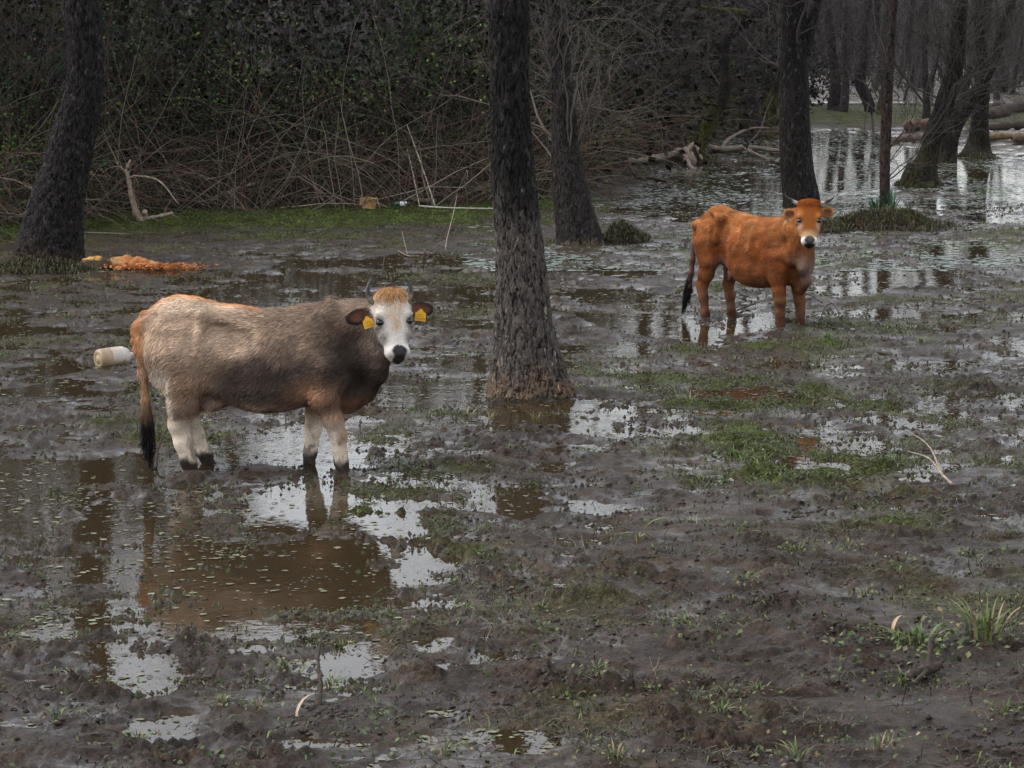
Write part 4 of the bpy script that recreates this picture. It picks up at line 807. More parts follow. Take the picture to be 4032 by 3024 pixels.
near_loc = ground_at(1001, 1862)+np.array([0, .2, -.03])
def near_local(u, v, Y):
    return at_depth(u, v, near_loc[1]+Y)-near_loc
COW1 = dict(
    poll=near_local(1543, 1150, -.33), axis=(.13, -.32, -.93), face=(.32, -.90, .30), box=((-1.0, -.75, -.06), (1.30, .45, 1.52)), voxel=.0108,
    torso=[(-.86, 1.06, 0.900, 0.055), (-.82, 1.14, 0.800, 0.109), (-.76, 1.20, 0.720, 0.155), (-.66, 1.275, 0.660, 0.196), (-.55, 1.305, 0.600, 0.218), (-.40, 1.285, 0.550, 0.237), (-.25, 1.24, 0.520, 0.264), (-.10, 1.225, 0.485, 0.296), (.05, 1.195, 0.470, 0.314), (.2, 1.205, 0.480, 0.305), (.35, 1.235, 0.495, 0.273), (.5, 1.25, 0.475, 0.237), (.62, 1.24, 0.455, 0.205), (.74, 1.20, 0.490, 0.164), (.83, 1.12, 0.570, 0.118), (.89, 1.0, 0.680, 0.064)],
    lumps=[((-.57, .17, .86), (.20, .10, .28), .06), ((-.55, .17, 1.07), (.13, .07, .09), .07), ((-.335, .225, 1.175), (.05, .04, .045), .05), ((-.79, .09, 1.085), (.05, .04, .05), .06), ((.50, .185, .92), (.15, .07, .28), .07),
           ((.56, .13, 1.16), (.07, .05, .12), .07), ((-.34, 0, .525), (.13, .12, .075), .05), ((.1, .08, .63), (.30, .20, .16), .08)],
    ridges=[((-.335, .222, 1.175), (-.40, .24, .90), .034, .03, .045), ((-.335, .20, 1.18), (-.05, .22, 1.08), .03, .03, .06), ((.62, .18, .70), (.50, .2, .58), .08, .08, .06)],
    legs=[[((.53, -.19, .80), .115), ((.51, -.20, .58), .092), ((.575, -.205, .42), .070), ((.612, -.21, .30), .056), ((.622, -.21, .19), .045), ((.63, -.21, .11), .045), ((.65, -.21, .03), .044)],
          [((.50, .18, .80), .11), ((.46, .18, .58), .09), ((.42, .18, .42), .072), ((.40, .18, .30), .058), ((.385, .18, .19), .045), ((.372, .18, .11), .044), ((.36, .18, .03), .044)],
          [((-.56, -.17, .88), .15), ((-.49, -.19, .68), .125), ((-.505, -.19, .52), .106), ((-.535, -.19, .385), .076), ((-.51, -.19, .25), .060), ((-.475, -.19, .11), .053), ((-.45, -.19, .03), .050)],
          [((-.54, .17, .88), .15), ((-.47, .18, .68), .12), ((-.485, .18, .52), .10), ((-.52, .17, .385), .072), ((-.47, .17, .25), .056), ((-.405, .17, .11), .050), ((-.38, .17, .03), .048)]],
    tail=[((-.79, 0, 1.14), .045), ((-.845, -.02, 1.06), .040), ((-.835, -.05, .90), .034), ((-.805, -.08, .72), .030), ((-.790, -.09, .55), .028), ((-.785, -.09, .38), .022), ((-.78, -.09, .24), .014)],
    neck=[([((.60, 0, 1.06), .175), ((.78, -.06, 1.11), .15), ((.93, -.20, 1.17), .12)], .07), ([((.66, 0, .82), .18), ((.82, -.08, .88), .14), ((.95, -.22, 1.02), .105)], .08), ([((.96, -.27, .93), .06), ((.90, -.12, .74), .055), ((.80, -.02, .60), .06), ((.66, 0, .52), .08)], .06)],
    udder=[[((-.34, -.08, .50), .03), ((-.335, -.09, .435), .013)]],
    ears=[dict(base=(.135, -.115, -.10), dir=(-1, .18, -.15), face=(-.15, .25, 1), len=.205, wid=.058), dict(base=(.125, .115, -.10), dir=(1, -.02, -.30), face=(.35, .1, 1), len=.225, wid=.060)],
    horns=[[(.06, -.10, -.07, .027), (.045, -.140, -.065, .025), (-.005, -.160, -.055, .021), (-.07, -.154, -.045, .014), (-.135, -.122, -.04, .005)], [(.06, .10, -.07, .027), (.04, .138, -.07, .025), (-.005, .157, -.065, .022), (-.07, .156, -.055, .015), (-.13, .128, -.05, .005)]],
    hollows=[((-.15, .345, 1.06), (.15, .13, .12), .10), ((-.56, .30, 1.19), (.13, .10, .06), .07), ((.30, .40, .92), (.07, .13, .24), .10), ((-.30, .36, .74), (.07, .12, .16), .09)],
    horn_base=(.16, .125, .085), tags=[(-.045, .058, -.28, .076), (-.02, -.05, .10, .078)],
    switch_n=520, switch_span=.42, switch_tip=(-.765, -.09, .02), switch_top=(.26, .165, .10), switch_z=(.34, .52), coat=coat_taupe)
far_yaw = math.radians(-47)
far_loc = ground_at(2960, 1270)+np.array([0, 0, -.03])
def far_local(u, v, dY):
    p = at_depth(u, v, far_loc[1]+dY)-far_loc; c, s = math.cos(-far_yaw), math.sin(-far_yaw)
    return np.array([c*p[0]-s*p[1], s*p[0]+c*p[1], p[2]])
def far_dir(v):
    c, s = math.cos(-far_yaw), math.sin(-far_yaw); return np.array([c*v[0]-s*v[1], s*v[0]+c*v[1], v[2]])
fp = far_local(3187, 792, -.80)
COW2 = dict(
    poll=fp, axis=far_dir((-.02, -.34, -.94)), face=far_dir((-.05, -.93, .34)), box=((-1.02, -1.05, -.06), (1.45, .55, 1.55)), voxel=.0122, head_w=.95,
    torso=[(-.83, 1.03, 0.920, 0.045), (-.78, 1.13, 0.820, 0.099), (-.70, 1.22, 0.760, 0.126), (-.58, 1.30, 0.700, 0.144), (-.44, 1.315, 0.650, 0.158), (-.32, 1.275, 0.610, 0.180), (-.15, 1.245, 0.520, 0.243), (.0, 1.22, 0.475, 0.277), (.17, 1.21, 0.455, 0.283), (.33, 1.22, 0.455, 0.248), (.48, 1.235, 0.490, 0.189), (.60, 1.22, 0.480, 0.158), (.70, 1.17, 0.490, 0.126), (.78, 1.09, 0.560, 0.090), (.84, .98, 0.660, 0.054)],
    lumps=[((-.56, .15, .88), (.17, .08, .25), .05), ((-.55, .155, 1.06), (.09, .05, .07), .06), ((-.33, .178, 1.165), (.05, .035, .05), .085), ((-.77, .09, 1.08), (.05, .042, .05), .05), ((.48, .17, .90), (.13, .06, .27), .06),
           ((.54, .11, 1.14), (.06, .05, .11), .05), ((.12, .1, .62), (.30, .20, .17), .08)],
    ridges=[((-.33, .185, 1.17), (-.37, .185, .92), .03, .028, .05), ((-.33, .17, 1.18), (-.52, .11, 1.25), .028, .028, .05), ((-.53, .155, 1.05), (-.76, .09, 1.07), .03, .03, .05), ((.06, .20, .98), (-.12, .225, .70), .014, .016, .08), ((.19, .20, .98), (.05, .245, .68), .014, .016, .08), ((.31, .18, .98), (.20, .23, .68), .014, .016, .08),
            ((.58, .16, .68), (.50, .17, .56), .07, .075, .06)],
    legs=[[((.52, -.16, .80), .105), ((.50, -.165, .58), .082), ((.53, -.165, .42), .066), ((.545, -.165, .31), .057), ((.55, -.165, .19), .046), ((.55, -.165, .09), .045), ((.565, -.165, .02), .043)],
          [((.52, .15, .80), .105), ((.53, .13, .58), .082), ((.575, .11, .42), .066), ((.60, .10, .31), .057), ((.61, .10, .19), .046), ((.61, .10, .09), .045), ((.625, .10, .02), .043)],
          [((-.56, -.15, .88), .125), ((-.50, -.165, .70), .100), ((-.54, -.165, .54), .082), ((-.60, -.165, .41), .062), ((-.575, -.165, .27), .050), ((-.545, -.165, .09), .046), ((-.53, -.165, .01), .043)],
          [((-.54, .15, .88), .125), ((-.44, .15, .70), .098), ((-.44, .15, .54), .080), ((-.49, .15, .41), .060), ((-.46, .15, .27), .049), ((-.43, .15, .09), .046), ((-.415, .15, .01), .043)]],
    tail=[((-.77, 0, 1.13), .045), ((-.83, -.01, 1.04), .036), ((-.825, -.06, .86), .030), ((-.81, -.10, .68), .030), ((-.81, -.12, .52), .028), ((-.82, -.13, .38), .022), ((-.83, -.14, .28), .014)],
    neck=[([((.55, 0, 1.06), .16), ((.72, -.14, 1.10), .135), (fp+np.array([-.10, .02, -.16]), .115)], .06), ([((.60, 0, .80), .155), ((.73, -.15, .85), .115), (fp+np.array([-.05, .04, -.30]), .095)], .07),
          ([(fp+np.array([-.03, .03, -.42]), .05), ((.84, -.14, .72), .05), ((.80, -.04, .56), .05), ((.70, 0, .46), .06)], .05)],
    udder=[[((-.30, -.03, .57), .03), ((-.29, -.04, .50), .012)]],
    ears=[dict(base=(.125, -.11, -.095), dir=(-1, .05, -.30), face=(-.2, .55, 1), len=.165, wid=.062), dict(base=(.125, .11, -.095), dir=(1, -.22, -.30), face=(.3, .45, 1), len=.165, wid=.060)],
    horns=[[(.02, -.095, -.06, .022), (.005, -.135, -.055, .021), (-.025, -.185, -.045, .018), (-.055, -.232, -.04, .013), (-.095, -.262, -.035, .004)], [(.02, .095, -.06, .022), (.01, .135, -.055, .021), (-.01, .185, -.045, .018), (-.035, .235, -.04, .013), (-.075, .268, -.035, .004)]],
    hollows=[((-.16, .30, 1.05), (.16, .13, .13), .09), ((-.56, .26, 1.18), (.14, .10, .07), .06), ((.30, .33, .92), (.07, .12, .24), .09), ((-.28, .30, .72), (.09, .13, .16), .09)],
    horn_base=(.34, .30, .26), tags=[None, None],
    switch_n=420, switch_span=.45, switch_tip=(-.90, -.16, .05), switch_top=(.17, .13, .095), switch_z=(.40, .62), coat=coat_ginger)
build_cow("cow", "taupe and cream cow with white face and two yellow ear tags", near_loc, 0, COW1, 72000, 1)
build_cow("cow", "thin ginger cow with white muzzle and no ear tags", far_loc, far_yaw, COW2, 42000, 2)
# ------------------------------------------------------------------ the bramble thicket along the left bank
rsB = np.random.RandomState(31)
def along_edge(n, rs, lo=0.0, hi=1.0):
    e = THICK_EDGE; seg = np.linalg.norm(np.diff(e, axis=0), axis=1); c = np.concatenate([[0], np.cumsum(seg)]); t = (lo+(hi-lo)*rs.rand(n)**2.0)*c[-1]                    # thickest along the near bank
    return np.stack([np.interp(t, c, e[:, 0]), np.interp(t, c, e[:, 1])], 1), t/c[-1]
def leaf_cards(rs, pos, size, col, jit=.5, up=.4, fold=.25):
    """many small pointed leaves, each two triangles folded on the midrib"""
    n = len(pos); d = unit(rs.normal(size=(n, 3))); nrm = unit(rs.normal(size=(n, 3))+np.array([0, -.35, up*2])); d = unit(d-(d*nrm).sum(1)[:, None]*nrm); w = np.cross(nrm, d)
    s = (np.asarray(size)*rs.uniform(.6, 1.4, n))[:, None]; a = pos-d*s*.5; b = pos+d*s*.5; l = pos+w*s*.36+nrm*s*fold*.4; r = pos-w*s*.36+nrm*s*fold*.4
    V = np.stack([a, r, b, l], 1).reshape(-1, 3); k = (np.arange(n)*4)[:, None]; F = np.concatenate([k+np.array([0, 1, 2]), k+np.array([0, 2, 3])])
    c = np.asarray(col)*(1+jit*rs.normal(size=(n, 1))*.5).clip(.3, 2.2); return V, F, np.repeat(c, 4, 0)
canes = MB()
# arching bramble canes
n = 3600; e, t = along_edge(n, rsB, 0, .80); dep = rsB.rand(n)**1.3*6.5
st = np.stack([e[:, 0]+rsB.normal(size=n)*.3, e[:, 1]+dep, .1+.06*dep], 1)
dirn = np.stack([rsB.normal(size=n)*.7, -np.abs(rsB.normal(size=n))*.5, rsB.uniform(.5, 1.6, n)], 1); L = rsB.uniform(1.2, 3.8, n)
P = grow(rsB, st, dirn, L, 9, .10, -rsB.uniform(.06, .22, n)); P[..., 2] = np.maximum(P[..., 2], .05); R = taper(rsB.uniform(.006, .012, n), np.full(n, .003), 9); Vt, Ft = tubes(P, R, 3)
pal = np.array([[.125, .096, .075], [.14, .078, .062], [.075, .058, .044], [.19, .16, .13], [.075, .080, .040]]); c = pal[rsB.randint(0, 5, n)]*rsB.uniform(.5, 1.3, (n, 1)); canes.add(Vt, None, Ft, np.repeat(c, 27, 0)); PB = P
# upright stems and saplings
n = 1500; e, t = along_edge(n, rsB, 0, 1); dep = .8+rsB.rand(n)*8
st = np.stack([e[:, 0]+rsB.normal(size=n)*.4, e[:, 1]+dep, np.zeros(n)], 1); P = grow(rsB, st, np.stack([rsB.normal(size=n)*.25, rsB.normal(size=n)*.2, np.ones(n)], 1), rsB.uniform(2.0, 5.5, n)*(.8+.4*sm(-4.5, -8.5, e[:, 0])), 8, .09, .02)
R = taper(rsB.uniform(.008, .022, n), np.full(n, .004), 8); Vt, Ft = tubes(P, R, 3); canes.add(Vt, None, Ft, np.repeat(np.array([.045, .036, .029])*rsB.uniform(.4, 1.6, (n, 1)), 24, 0)); PS = P
s, d, i, k = offshoots(rsB, PS, 5000, .1, 1, .4, 1.3); P = grow(rsB, s, d, rsB.uniform(.4, 1.6, 5000), 4, .25, -.08); Vt, Ft = tubes(P, taper(np.full(5000, .005), np.full(5000, .0025), 4), 3); canes.add(Vt, None, Ft, np.repeat(np.array([.052, .042, .034])*rsB.uniform(.4, 1.7, (5000, 1)), 12, 0)); PT = P
# fine twigs off the canes
s, d, i, k = offshoots(rsB, PB, 5000, .1, 1, .4, 1.3); P = grow(rsB, s, d, rsB.uniform(.2, .9, 5000), 4, .25, -.1); Vt, Ft = tubes(P, taper(np.full(5000, .004), np.full(5000, .002), 4), 3); canes.add(Vt, None, Ft, np.repeat(np.array([.085, .060, .048])*rsB.uniform(.4, 1.5, (5000, 1)), 12, 0))
# pale dry sticks leaning at the front
n = 130; e, t = along_edge(n, rsB, .0, .62); st = np.stack([e[:, 0], e[:, 1]+rsB.uniform(-.3, 1.5, n), np.full(n, .12)], 1); P = grow(rsB, st, np.stack([rsB.normal(size=n)*1.0, -rsB.rand(n)*.3, rsB.uniform(.1, 1.2, n)], 1), rsB.uniform(.6, 2.2, n), 7, .08, -.03)
P[..., 2] = np.maximum(P[..., 2], .10); Vt, Ft = tubes(P, taper(rsB.uniform(.007, .014, n), np.full(n, .004), 7), 4); canes.add(Vt, None, Ft, np.repeat(np.array([.26, .22, .18])*rsB.uniform(.5, 1.2, (n, 1)), 28, 0))
tag(canes.build("bramble_canes", M["twig"]), "tangle of arching brown bramble canes along the bank", "brambles", None, "stuff")
# ivy and bramble leaves in clumps
lv = MB()
def clump_mask(p, s): return sm(-.05, .32, pn(p[:, 0]*.45, p[:, 2]*.5, p[:, 1]*.25, s)+.5*pn(p[:, 0]*1.3, p[:, 2]*1.3, p[:, 1]*.8, s+1))
allp = np.concatenate([PB.reshape(-1, 3), PS.reshape(-1, 3), PT.reshape(-1, 3)]); idx = rsB.randint(0, len(allp), 150000); p = allp[idx]+rsB.normal(size=(150000, 3))*.12
k_ = rsB.rand(len(p)) < (.04+1.0*clump_mask(p, 80)**1.3)*(.12+.88*sm(.6, 1.7, p[:, 2])); p = p[k_]
f = behind_edge(p[:, 0], p[:, 1]); gcol = mix((.024, .050, .011), (.070, .105, .022), sm(-.3, .3, pn(p[:, 0]*.8, p[:, 2]*.8, 0, 83))); gcol = mix(gcol, (.016, .042, .022), sm(0, .3, pn(p[:, 0]*.5, p[:, 2]*.5, 3, 84))); gcol = mix(gcol, (.11, .095, .020), (rsB.rand(len(p)) < .06).astype(float)*.8)
lv.add(*(lambda a: (a[0], a[1], None, a[2]))(leaf_cards(rsB, p, np.full(len(p), .062), gcol)))
def top_of(e):                                                       # the thicket stands tall at its left end, lower further along
    return 4.8+3.6*sm(-4.5, -8.5, e[:, 0])
# deeper, larger leaves that close the thicket, coloured darker for the shade inside
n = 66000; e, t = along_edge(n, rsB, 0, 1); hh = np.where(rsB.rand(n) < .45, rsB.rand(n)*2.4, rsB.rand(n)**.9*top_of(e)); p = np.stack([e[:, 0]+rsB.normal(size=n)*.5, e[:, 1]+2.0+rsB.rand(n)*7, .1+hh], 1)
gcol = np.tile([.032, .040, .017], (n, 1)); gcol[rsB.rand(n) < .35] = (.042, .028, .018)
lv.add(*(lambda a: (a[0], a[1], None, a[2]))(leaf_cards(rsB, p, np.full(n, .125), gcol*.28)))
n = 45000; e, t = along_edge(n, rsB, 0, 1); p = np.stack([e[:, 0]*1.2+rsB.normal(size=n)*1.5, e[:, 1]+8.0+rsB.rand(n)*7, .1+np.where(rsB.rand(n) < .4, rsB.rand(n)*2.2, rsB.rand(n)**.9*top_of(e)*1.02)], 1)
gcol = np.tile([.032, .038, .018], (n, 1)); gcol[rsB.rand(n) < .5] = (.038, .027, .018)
lv.add(*(lambda a: (a[0], a[1], None, a[2]))(leaf_cards(rsB, p, np.full(n, .22), gcol*.22)))  # back layer: inner shade put into the leaf colour, darker still
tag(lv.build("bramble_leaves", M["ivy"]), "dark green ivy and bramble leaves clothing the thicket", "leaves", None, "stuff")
# tall ivy-clad trees that stand in the thicket
def ivy_tree(x, y, h, r, seed, label):
    rs = np.random.RandomState(seed); pts = [(x, y, -.1, r*1.3), (x+rs.normal()*.1, y, .5, r), (x+rs.normal()*.3, y, h*.3, r*.85), (x+rs.normal()*.5, y, h*.6, r*.6), (x+rs.normal()*.6, y, h, r*.1)]
    root = tree("ivy_clad_tree", label, pts, seed, 70, 20, .2, .012, bark_col((.04, .034, .03), None, .2, (.05, .04, .03), .1), dict(n1=22, n2=120, n3=450, t0=.25, l1=2.4, l2=1.4, l3=.8, rmin=.004, sides=(5, 3, 3, 3)))
    S = spline(np.array(pts), 30)[:, :3]-np.array(pts[0][:3]); n = 5200; a = rs.randint(0, 26, n); p = S[a]+rs.normal(size=(n, 3))*np.array([.38, .38, .22]); p[:, 2] = np.maximum(p[:, 2], .3)
    V, F, c = leaf_cards(rs, p, np.full(n, .085), np.tile([.030, .050, .016], (n, 1))); obj("ivy", mesh_np("ivy", V, [F], M["ivy"], c), root); root.children[-1]["kind"] = "stuff"
ed = lambda u: np.array([np.interp(D(u, 460, 40)[0], np.sort(THICK_EDGE[:, 0]), THICK_EDGE[np.argsort(THICK_EDGE[:, 0]), 1])])[0]
for k, (u, dy, h, r, lab) in enumerate([(-60, 3.0, 13, .2, "ivy-clad tree in the brambles beside the leaning tree"), (330, 4.5, 12, .17, "ivy-clad tree in the brambles behind the orange rotten wood"), (430, 6.0, 11, .13, "slim ivy-clad tree deep in the brambles"), (845, 5.0, 6.5, .10, "grey ivy-clad trunk in the brambles behind the cow's horns"), (-330, 2.0, 12, .2, "ivy-clad tree at the far end of the bramble bank")]):
    Yk = ed(u)+dy; xk = D(u, 460, Yk)[0]; ivy_tree(xk, Yk, h, r, 300+k, lab)
# ------------------------------------------------------------------ ground cover and floating scraps
rsG = np.random.RandomState(99)
def scatter(n, y0, y1, half=.33):
    y = np.exp(rsG.uniform(math.log(y0), math.log(y1), n)); x = rsG.uniform(-half, half, n)*y; return x, y
# crumbs of trodden mud
x, y = scatter(85000, 8.8, 30); z = ground_h(x, y); dens = sm(-.15, .4, pn(x*1.6, y*1.6, 0, 120)+.5*pn(x*5, y*5, 0, 121)); k = (z > -.004) & (rsG.rand(len(x)) < .02+.75*dens**2); x, y, z = x[k], y[k], z[k]; n = len(x)
s = (.003+.015*rsG.rand(n)**3)*(1+y*.012); th = rsG.rand(n)*6.28; base = np.array([[1, 0, 0], [0, 1, 0], [-1, 0, 0], [0, -1, 0], [0, 0, 1], [0, 0, -.6]])
B = np.tile(base, (n, 1, 1))*rsG.uniform(.5, 1.3, (n, 6, 1)); B[:, :, 2] *= .9; cx, sx = np.cos(th)[:, None], np.sin(th)[:, None]
V = np.stack([x[:, None]+s[:, None]*(B[..., 0]*cx-B[..., 1]*sx)*1.3, y[:, None]+s[:, None]*(B[..., 0]*sx+B[..., 1]*cx), z[:, None]+s[:, None]*(B[..., 2]+.1)], -1).reshape(-1, 3)
f = np.array([[0, 1, 4], [1, 2, 4], [2, 3, 4], [3, 0, 4], [1, 0, 5], [2, 1, 5], [3, 2, 5], [0, 3, 5]]); F = ((np.arange(n)*6)[:, None, None]+f).reshape(-1, 3)
c = np.array([.042, .032, .028])*rsG.uniform(.5, 1.5, (n, 1)); me = mesh_np("mud_crumbs", V, [F], M["crumb"], np.repeat(c, 6, 0))
tag(obj("mud_crumbs", me), "crumbs of dark trodden mud over the open ground", "mud", None, "stuff")
# low weeds: short blades and small round leaves, in patches
def blades(mb, x, y, z, h, w, col, rs, lean=.8, K=3, rise=.62):
    n = len(x); a = rs.rand(n)*6.28; d = np.stack([np.cos(a), np.sin(a), np.zeros(n)], 1); sd = np.stack([-np.sin(a), np.cos(a), np.zeros(n)], 1); o = np.stack([x, y, z], 1); L = lean*rs.uniform(.2, 1.4, n)[:, None]
    p1 = o+(d*L*.35+np.array([0, 0, rise]))*h[:, None]; p2 = o+(d*L+np.array([0, 0, rise*1.25]))*h[:, None]; p2[:, 2] -= .16*(L[:, 0]**2)*h; W = (sd*w[:, None])
    V = np.stack([o-W*.7, o+W*.7, p1+W, p1-W, p2], 1).reshape(-1, 3); b = (np.arange(n)*5)[:, None]; mb.add(V, b+np.array([3, 2, 4]), b+np.array([0, 1, 2, 3]), np.repeat(col, 5, 0))
gm = MB(); x, y = scatter(390000, 9, 46, .34); g = green_amount(x, y); cl = sm(.0, .45, pn(x*1.9, y*1.9, 0, 130)+.45*pn(x*5.5, y*5.5, 0, 131))
mo = np.zeros(len(x))
for cx, cy, rx, ry, h in MOUNDS[:9]: mo = np.maximum(mo, sm(1.2, .6, np.sqrt(((x-cx)/rx)**2+((y-cy)/ry)**2)))
p_ = .8*mo+(.02+.55*g+1.0*g*cl+.75*cl**1.5)*(.6+.4*sm(12, 18, y)); z = ground_h(x, y); k = (rsG.rand(len(x)) < p_) & (z > -.012) & (behind_edge(x, y) < .5)
x, y, z, g = x[k], y[k], z[k], g[k]; n = len(x)
col = mix((.036, .046, .015), (.11, .16, .035), rsG.rand(n)**2.2); col = mix(col, (.095, .155, .034), sm(-3.4, -1.6, behind_edge(x, y))*.7); dead = rsG.rand(n) < .55-.40*g; col[dead] = np.array([.050, .040, .027])*rsG.uniform(.4, 1.3, (dead.sum(), 1))
blades(gm, x, y, z-.004, (.018+.045*rsG.rand(n)**2)*(.8+.02*y), .0022+.0012*rsG.rand(n)+.00007*y, col*rsG.uniform(.6, 1.3, (n, 1)), rsG, 1.5, 3, .42)
# round-leaved weeds
x, y = scatter(108000, 8.8, 40, .34); g = green_amount(x, y); cl = sm(.10, .5, pn(x*2.4, y*2.4, 0, 133)+.5*pn(x*7, y*7, 0, 134)); z = ground_h(x, y); k = (rsG.rand(len(x)) < .012+.9*cl**1.5*(.45+.6*g)) & (z > -.01) & (behind_edge(x, y) < .4); x, y, z = x[k], y[k], z[k]; n = len(x)
p = np.stack([x, y, z+.008+.02*rsG.rand(n)], 1); col = mix((.026, .034, .013), (.075, .11, .030), rsG.rand(n)**2.2)
V, F, c = leaf_cards(rsG, p, .014+.012*rsG.rand(n)+.0005*y, col, .4, 1.0); gm.add(V, F, None, c)
tag(gm.build("low_weeds", M["leaf"]), "low muddy weeds and short grass patches on the trodden ground", "weeds", None, "stuff")
# dead stalks, bent
x, y = scatter(17000, 8.8, 34, .33); z = ground_h(x, y); k = (z > -.02) & (rsG.rand(len(x)) < .15+.85*sm(0, .5, pn(x*1.5, y*1.5, 0, 140))); x, y, z = x[k], y[k], z[k]; n = len(x)
P = grow(rsG, np.stack([x, y, z-.005], 1), np.stack([rsG.normal(size=n), rsG.normal(size=n), rsG.uniform(.0, 1.6, n)], 1), rsG.uniform(.03, .12, n), 4, .25, -.25); Vt, Ft = tubes(P, taper(rsG.uniform(.0016, .0035, n), np.full(n, .001), 4), 3)
c = np.where(rsG.rand(n, 1) < .22, np.array([[.22, .18, .12]]), np.array([[.038, .030, .024]]))*rsG.uniform(.6, 1.3, (n, 1)); me = mesh_np("dead_stalks", Vt, [Ft], M["twig"], np.repeat(c, 12, 0)); tag(obj("dead_stalks", me), "bent dead plant stalks sticking out of the mud", "stalks", None, "stuff")
# scraps and duckweed floating on the pools
x, y = scatter(180000, 8.8, 70, .34); z = ground_h(x, y); cl = sm(-.15, .45, pn(x*1.1, y*1.1, 0, 150)+.5*pn(x*3.6, y*3.6, 0, 151)); k = (z < -.002) & (rsG.rand(len(x)) < .08+.7*cl*sm(-.06, -.005, z)+.85*cl*sm(30, 40, y)); x, y = x[k], y[k]; n = len(x)
s = (.006+.016*rsG.rand(n)**2.5)*(1+.02*y); th = rsG.rand(n)*6.28; ang = np.arange(6)*np.pi/3; rr = s[:, None]*rsG.uniform(.6, 1.25, (n, 6)); V = np.stack([x[:, None]+rr*np.cos(ang+th[:, None]), y[:, None]+rr*np.sin(ang+th[:, None])*.8, .003+.003*rsG.rand(n, 6)], -1).reshape(-1, 3)
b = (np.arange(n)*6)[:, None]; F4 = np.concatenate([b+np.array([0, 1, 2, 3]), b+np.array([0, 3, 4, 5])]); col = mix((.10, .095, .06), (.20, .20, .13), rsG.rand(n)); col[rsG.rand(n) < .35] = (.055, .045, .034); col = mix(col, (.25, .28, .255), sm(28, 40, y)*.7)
me = mesh_np("floating_scraps", V, [F4], M["leaf"], np.repeat(col, 6, 0)); tag(obj("floating_scraps", me), "small leaf scraps and duckweed floating on the pools", "scraps", None, "stuff")
# pale duckweed film over the far flooded end
n = 90000; y = 31+rsG.rand(n)**1.2*48; x = rsG.uniform(-.02, .36, n)*y; z = ground_h(x, y); cl = sm(-.25, .30, pn(x*.35, y*.18, 0, 160)+.6*pn(x*1.4, y*.6, 0, 161)); k = (z < .004) & (rsG.rand(n) < cl); x, y = x[k], y[k]; n = len(x)
s = .012+.045*rsG.rand(n)**2; th = rsG.rand(n)*6.28; rr = s[:, None]*rsG.uniform(.5, 1.3, (n, 6)); V = np.stack([x[:, None]+rr*np.cos(ang+th[:, None])*1.5, y[:, None]+rr*np.sin(ang+th[:, None]), .004+.004*rsG.rand(n, 6)], -1).reshape(-1, 3)
b = (np.arange(n)*6)[:, None]; F4 = np.concatenate([b+np.array([0, 1, 2, 3]), b+np.array([0, 3, 4, 5])]); col = mix((.13, .16, .13), (.24, .27, .25), rsG.rand(n)); col = mix(col, (.09, .13, .05), sm(.1, .4, pn(x*.5, y*.3, 0, 163)))
me = mesh_np("duckweed_film", V, [F4], M["leaf"], np.repeat(col, 6, 0)); tag(obj("duckweed_film", me), "pale film of duckweed on the far flooded ground", "duckweed", None, "stuff")
# rough grass and roots on the hummocks
hm_ = MB()
for q, (cx, cy, rx, ry, h) in enumerate(MOUNDS[:9]):
    if h < .06: continue
    n = 2600; a = rsG.rand(n)*6.28; r = np.sqrt(rsG.rand(n))*1.15; x = cx+np.cos(a)*r*rx; y = cy+np.sin(a)*r*ry; z = ground_h(x, y); k = z > .0; x, y, z = x[k], y[k], z[k]; n = len(x)
    col = mix((.022, .020, .010), (.050, .060, .018), rsG.rand(n)**1.5); d_ = rsG.rand(n) < .35; col[d_] = np.array([.085, .066, .042])*rsG.uniform(.5, 1.3, (d_.sum(), 1))
    blades(hm_, x, y, z-.005, .05+.10*rsG.rand(n)**2, .004+.004*rsG.rand(n), col, rsG, 1.1, 3, .6)
tag(hm_.build("hummock_grass", M["ivy"]), "rough dark grass and rootlets covering the muddy hummocks", "grass", None, "stuff")
# dark clods that break the film of water
x, y = scatter(145000, 10.5, 44, .33); z = ground_h(x, y); cl = sm(-.25, .35, pn(x*1.2, y*.9, 0, 170)+.6*pn(x*4.2, y*3.2, 0, 171)); k = (z > -.022) & (z < .02) & (rsG.rand(len(x)) < .06+.75*cl**1.4) & (behind_edge(x, y) < -1.0); x, y, z = x[k], y[k], z[k]; n = len(x)
s = (.010+.022*rsG.rand(n)**2)*(.75+.022*y); th = rsG.rand(n)*6.28; a4 = np.arange(4)*np.pi/2; rr = s[:, None]*rsG.uniform(.5, 1.4, (n, 4)); bx_ = x[:, None]+rr*np.cos(a4+th[:, None])*1.35; by_ = y[:, None]+rr*np.sin(a4+th[:, None]); bz_ = np.repeat((np.minimum(z, 0)-.012)[:, None], 4, 1)
tx, ty, tz = x+s*rsG.normal(size=n)*.3, y+s*rsG.normal(size=n)*.3, np.maximum(z, 0)+s*rsG.uniform(.25, .95, n)
V = np.concatenate([np.stack([bx_, by_, bz_], -1), np.stack([tx, ty, tz], -1)[:, None]], 1).reshape(-1, 3); F = ((np.arange(n)*5)[:, None, None]+np.array([[0, 1, 4], [1, 2, 4], [2, 3, 4], [3, 0, 4]])).reshape(-1, 3)
c = mix((.020, .015, .012), (.045, .034, .025), rsG.rand(n)); c = mix(c, (.032, .042, .014), (rsG.rand(n) < .28).astype(float)); me = mesh_np("waterline_clods", V, [F], M["crumb"], np.repeat(c, 5, 0))
tag(obj("waterline_clods", me), "dark mud clods breaking the thin film of water", "mud", None, "stuff")
